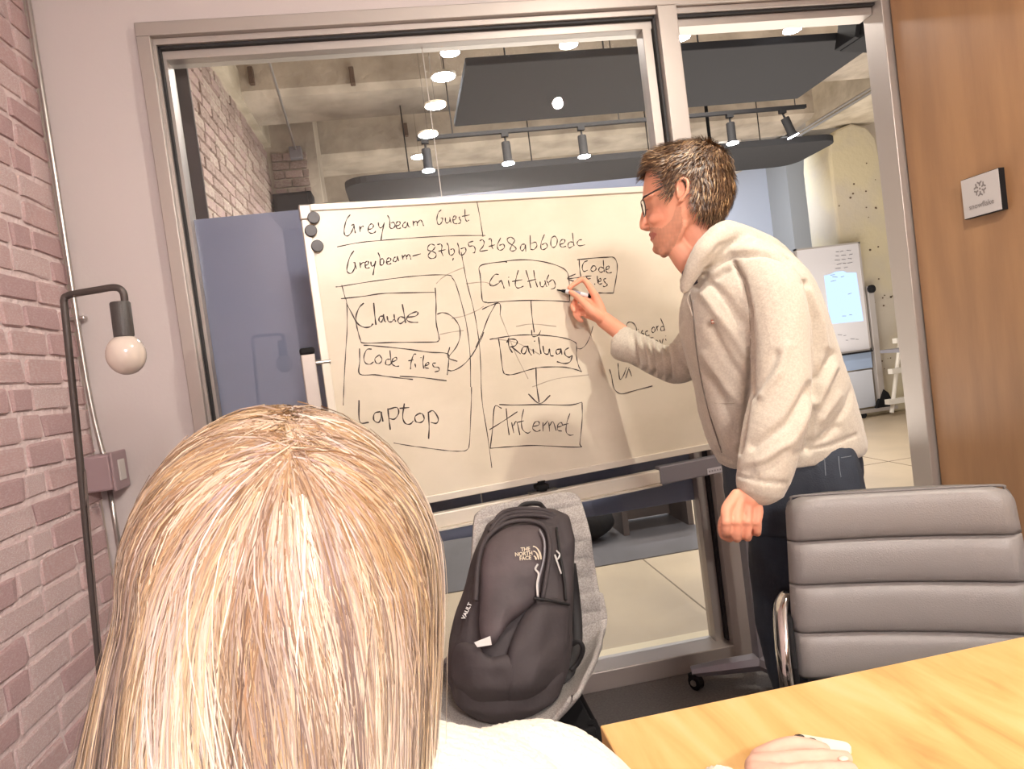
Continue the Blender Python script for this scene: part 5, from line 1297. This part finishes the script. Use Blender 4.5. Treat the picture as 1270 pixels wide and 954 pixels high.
obj('trousers', remesh([ringstack([[np.array([cx + a * math.cos(t), .54 + b * math.sin(t), z]) for t in np.arange(24) * math.pi / 12] for a, b, z in ((.18, .13, .60), (.19, .14, .5), (.17, .13, .45))], 3)] + limbs(*[tuple(np.append(x[:3], x[3] + .014) for x in l[:-1]) for l in legs_]), .01, 3), mat('dark_trousers', '2d2d33', .9), wo, smooth='all')
# ---- long blonde hair: many strands over an envelope
env = [(497, 375, 375), (505, 322, 447), (520, 285, 481), (550, 250, 507), (600, 206, 527), (650, 176, 540), (700, 156, 547), (760, 137, 550), (850, 112, 548), (954, 86, 542), (1080, 56, 536), (1250, 20, 528)]
EZ, EA, EC, EY = [], [], [], []
for v, l, r_ in env:
    a, b = P(l, v, YC), P(r_, v, YC); EZ.append((a[2] + b[2]) / 2); EA.append((b[0] - a[0]) / 2); EC.append((a[0] + b[0]) / 2)
EZ, EA, EC = map(np.array, (EZ, EA, EC)); o_ = np.argsort(EZ); EZ, EA, EC = EZ[o_], EA[o_], EC[o_]
def env_at(z):
    a = np.interp(z, EZ, EA); c = np.interp(z, EZ, EC); return a, c
zt_ = EZ[-1]; zc = zt_ - .125
def bdep(z):
    a, _ = env_at(z); return np.where(z > zc, a * 1.0, np.interp(z, [.6, .9, 1.05, zc], [.085, .095, .105, env_at(zc)[0]]))
def cyc(z): return YC + .01 + 0 * z
APX = np.array(P(357, 527, .455))  # whorl near the crown
n = 26000
# roots over the upper scalp
ph = NR.uniform(0, 2 * math.pi, n); uu = NR.uniform(0, 1, n) ** .8
ctr = np.array([env_at(zc)[1], YC + .01, zc]); RX, RY, RZ_ = env_at(zc)[0], env_at(zc)[0] * .98, zt_ - zc
AP = nrm((APX - ctr) / np.array([RX, RY, RZ_])); t1 = nrm(np.cross(AP, (0, 1, .2))); t2 = np.cross(AP, t1)
pol = uu * 1.35
dv = np.cos(pol)[:, None] * AP + np.sin(pol)[:, None] * (np.cos(ph)[:, None] * t1 + np.sin(ph)[:, None] * t2)
lay = NR.uniform(.955, 1.0, n); lay = np.where(NR.uniform(size=n) < .04, lay + NR.uniform(0, .03, n), lay)
ncl = 380
cph = NR.uniform(0, 2 * math.pi, ncl); cpol = NR.uniform(0, 1, ncl) ** .8 * 1.35
cdv = np.cos(cpol)[:, None] * AP + np.sin(cpol)[:, None] * (np.cos(cph)[:, None] * t1 + np.sin(cph)[:, None] * t2)
cl_ = np.concatenate([np.argmax(dv[i:i + 2000] @ cdv.T, axis=1) for i in range(0, n, 2000)])
SEG = 30; STEP = .0195
def march(dv, layer, steps, noise_seed, wamp):
    r = np.random.RandomState(noise_seed); m_ = len(dv)
    p = ctr + dv * np.array([RX, RY, RZ_]) * layer[:, None]; out = [p.copy()]
    fwd_ = np.array([-.10, 1.0, .12]); pa = np.clip((dv - AP) @ nrm(fwd_ - AP * (AP @ fwd_)), 0, 1.1)
    AQ = AP + nrm(fwd_ - AP * (AP @ fwd_)) * pa[:, None]; AQ /= np.linalg.norm(AQ, axis=1)[:, None]
    nn0 = dv - AQ + r.normal(size=(m_, 3)) * .045; nn0 -= dv * (nn0 * dv).sum(1)[:, None]; d = nn0 / (np.linalg.norm(nn0, axis=1)[:, None] + 1e-6)
    w1, w2 = r.uniform(0, 6.28, m_), r.uniform(.8, 1.6, m_); am = r.normal(size=m_) * wamp
    for s in range(steps):
        g_ = min(1.0, .12 + s * .07)
        dd_ = d * (1 - g_ * .55) + np.array([0, 0, -1.0]) * g_
        side = np.stack([-(p[:, 1] - ctr[1]), p[:, 0] - ctr[0], 0 * p[:, 0]], 1); side /= np.linalg.norm(side, axis=1)[:, None] + 1e-6
        dd_ += side * (am * np.sin(w1 + s * .35 * w2))[:, None]
        dd_ /= np.linalg.norm(dd_, axis=1)[:, None]
        p = p + dd_ * STEP
        up_ = p[:, 2] > zc
        qn = (p - ctr) / np.array([RX, RY, RZ_]); L1 = np.linalg.norm(qn, axis=1)[:, None]
        pu = ctr + qn / L1 * layer[:, None] * np.array([RX, RY, RZ_])
        a, c_ = env_at(p[:, 2]); b = bdep(p[:, 2]); ang = np.arctan2((p[:, 1] - cyc(p[:, 2])) / b, (p[:, 0] - c_) / a)
        pdn = np.stack([c_ + a * np.cos(ang) * layer, cyc(p[:, 2]) + b * np.sin(ang) * layer, p[:, 2]], 1)
        p = np.where(up_[:, None], pu, pdn); d = dd_; out.append(p.copy())
    return np.stack(out, 1)
G_ = march(cdv, np.full(ncl, .985), SEG, 3, .16)
A_ = march(dv, lay, SEG, 4, .10)
tt = np.linspace(0, 1, SEG + 1)[None, :, None]
kcl = (.15 + .62 * tt ** .8) * NR.uniform(.4, 1.0, n)[:, None, None]
base_off = (A_ - G_[cl_]); A_ = G_[cl_] + base_off * (1 - kcl) 
# radial relief per clump so that locks stand proud of each other
relf = NR.uniform(-.012, .006, ncl)[cl_][:, None, None] * np.clip(tt * 3, 0, 1)
rad = A_ - np.array([0, 0, 0]); rad[:, :, 0] -= env_at(A_[:, :, 2])[1]; rad[:, :, 1] -= YC + .01; rad[:, :, 2] = 0
rad /= np.linalg.norm(rad, axis=2)[:, :, None] + 1e-6
A_ = A_ + rad * relf
fl = NR.uniform(size=n) < .015
A_[fl] += (rad[fl] * (.014 * NR.uniform(.2, 1, fl.sum()))[:, None, None] + NR.normal(size=(fl.sum(), 1, 3)) * .004) * tt * 1.2
T_ = np.gradient(A_, axis=1); T_ /= np.linalg.norm(T_, axis=2)[:, :, None] + 1e-9
rn = rad + .35 * NR.normal(size=(n, 1, 3)); sd = np.cross(T_, rn); sd /= np.linalg.norm(sd, axis=2)[:, :, None] + 1e-9
wd = (NR.uniform(.00025, .0006, n)[:, None, None]) * (1 - .6 * tt)
Vv = np.stack([A_ + sd * wd, A_ - sd * wd], 2).reshape(-1, 3)
b0 = np.arange(n) * (SEG + 1) * 2
Fh_ = np.concatenate([np.stack([b0 + 2 * s, b0 + 2 * s + 1, b0 + 2 * s + 3, b0 + 2 * s + 2], 1) for s in range(SEG)])
palh = np.array([lin(x) for x in ('ece0c8', 'd3bf98', 'b89d72', '917e69', '7a6c64', '554a44', 'd6cbbf')])
pc = np.array([.20, .15, .12, .15, .15, .10, .13])
ccol = palh[NR.choice(7, ncl, p=pc)]; scol = palh[NR.choice(7, n, p=pc)]
col = ccol[cl_] * .7 + scol * .3
rootc = np.array(lin('8c6638')); rt = np.exp(-(tt * SEG * STEP / .085) ** 1.6) * NR.uniform(.35, 1.0, n)[:, None, None] * .85
CC = col[:, None, :] * (1 - rt) + rootc * rt
CC = np.repeat(CC[:, :, None, :], 2, 2).reshape(-1, 3)
hm_ = mat('blonde_hair', 'd9bd8e', .38, attr='Col', spec=.6)
hwo = empty('tmp', (0, 0, 0)); 
me = bpy.data.meshes.new('hair')
ctr0 = np.array(ORG[wo.name])
me.vertices.add(len(Vv)); me.vertices.foreach_set('co', (Vv - HC).ravel())
me.loops.add(len(Fh_) * 4); me.polygons.add(len(Fh_))
me.loops.foreach_set('vertex_index', Fh_.ravel().astype(np.int32)); me.polygons.foreach_set('loop_start', (np.arange(len(Fh_)) * 4).astype(np.int32))
try: me.polygons.foreach_set('loop_total', np.full(len(Fh_), 4, np.int32))
except Exception: pass
me.update(calc_edges=True); me.polygons.foreach_set('use_smooth', [True] * len(Fh_)); me.materials.append(hm_)
bpy.data.objects.remove(hwo)
ho = bpy.data.objects.new('hair', me); COL.objects.link(ho); ho.parent = wo; ho.location = Vector(HC) - Vector(ctr0); ORG[ho.name] = HC
vcolor(ho, CC)
# inner mass under the strands
R_ = []
for z in np.concatenate([np.linspace(zt_ - .004, zc, 12), np.linspace(zc - .02, .80, 20)]):
    if z > zc: k_ = math.sqrt(max(0, 1 - ((z - zc) / RZ_) ** 2)); a = RX * k_; b = RY * k_; c_ = ctr[0]
    else: a, c_ = env_at(z); b = float(bdep(np.array(z)))
    R_.append([np.array([c_ + a * .935 * math.cos(t), YC + .01 + b * .935 * math.sin(t), z - .006]) for t in np.arange(48) * math.pi / 24])
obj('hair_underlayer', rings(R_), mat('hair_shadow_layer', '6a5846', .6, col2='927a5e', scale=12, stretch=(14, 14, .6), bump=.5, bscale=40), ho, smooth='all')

# phone under her hand
A0, B0_, C0 = PZ(984, 909, .7485), PZ(1057, 921.5, .7485), PZ(1062, 952, .7485)
ex = nrm((B0_ - A0) * [1, 1, 0]); ey = np.array([ex[1], -ex[0], 0]); W_ = np.linalg.norm(B0_ - A0)
phn = empty('phone', A0 + ex * W_ / 2 + ey * .07, 'cream white phone lying face down on the table under the hand', 'phone')
pc_ = A0 + ex * W_ / 2 + ey * .075
obj('phone_case', prism(rrect(W_, .152, .012, 5), pc_ * [1, 1, 0] + BZ * .7402, ex, -ey, .0088), mat('cream_case', 'f0e8d6', .35), phn, bevel=.0022)
cp_ = A0 + ex * .021 + ey * .020
isl = obj('camera_island', prism(rrect(.034, .034, .009, 5), cp_ * [1, 1, 0] + BZ * .7490, ex, -ey, .0012), mat('cream_island', 'e6dccb', .3), phn, bevel=.0004)
for u, v in ((991.4, 915.2), (1006.5, 920)):
    obj('lens', lathe([(0, .0), (.0066, .0), (.0066, .0014), (.0055, .0019), (0, .0019)], PZ(u, v, .7502), (0, 0, 1), 20), mat('lens_black', '2a2322', .12) if 'lens_black' not in bpy.data.materials else bpy.data.materials['lens_black'], isl, smooth=True)
# simple chair the woman sits on
wc = empty('task_chair', (HC[0], .5, 0), 'dark task chair under the blonde person in the foreground', 'chair')
obj('seat', slab(np.array([cx, .56, .40]), .22, .22, .03, (1, 0, 0), (0, 1, 0)), M['fabric'], wc, smooth='all')
obj('gas_lift', cyl((cx, .56, .06), (cx, .56, .38), .025, 12), M['blackmetal'], wc, smooth=True)
for k in range(5):
    a = k * 2 * math.pi / 5; obj('base_spoke', tube([(cx, .56, .08), (cx + .27 * math.cos(a), .56 + .27 * math.sin(a), .03)], [.022, .028], 8), M['blackmetal'], wc)
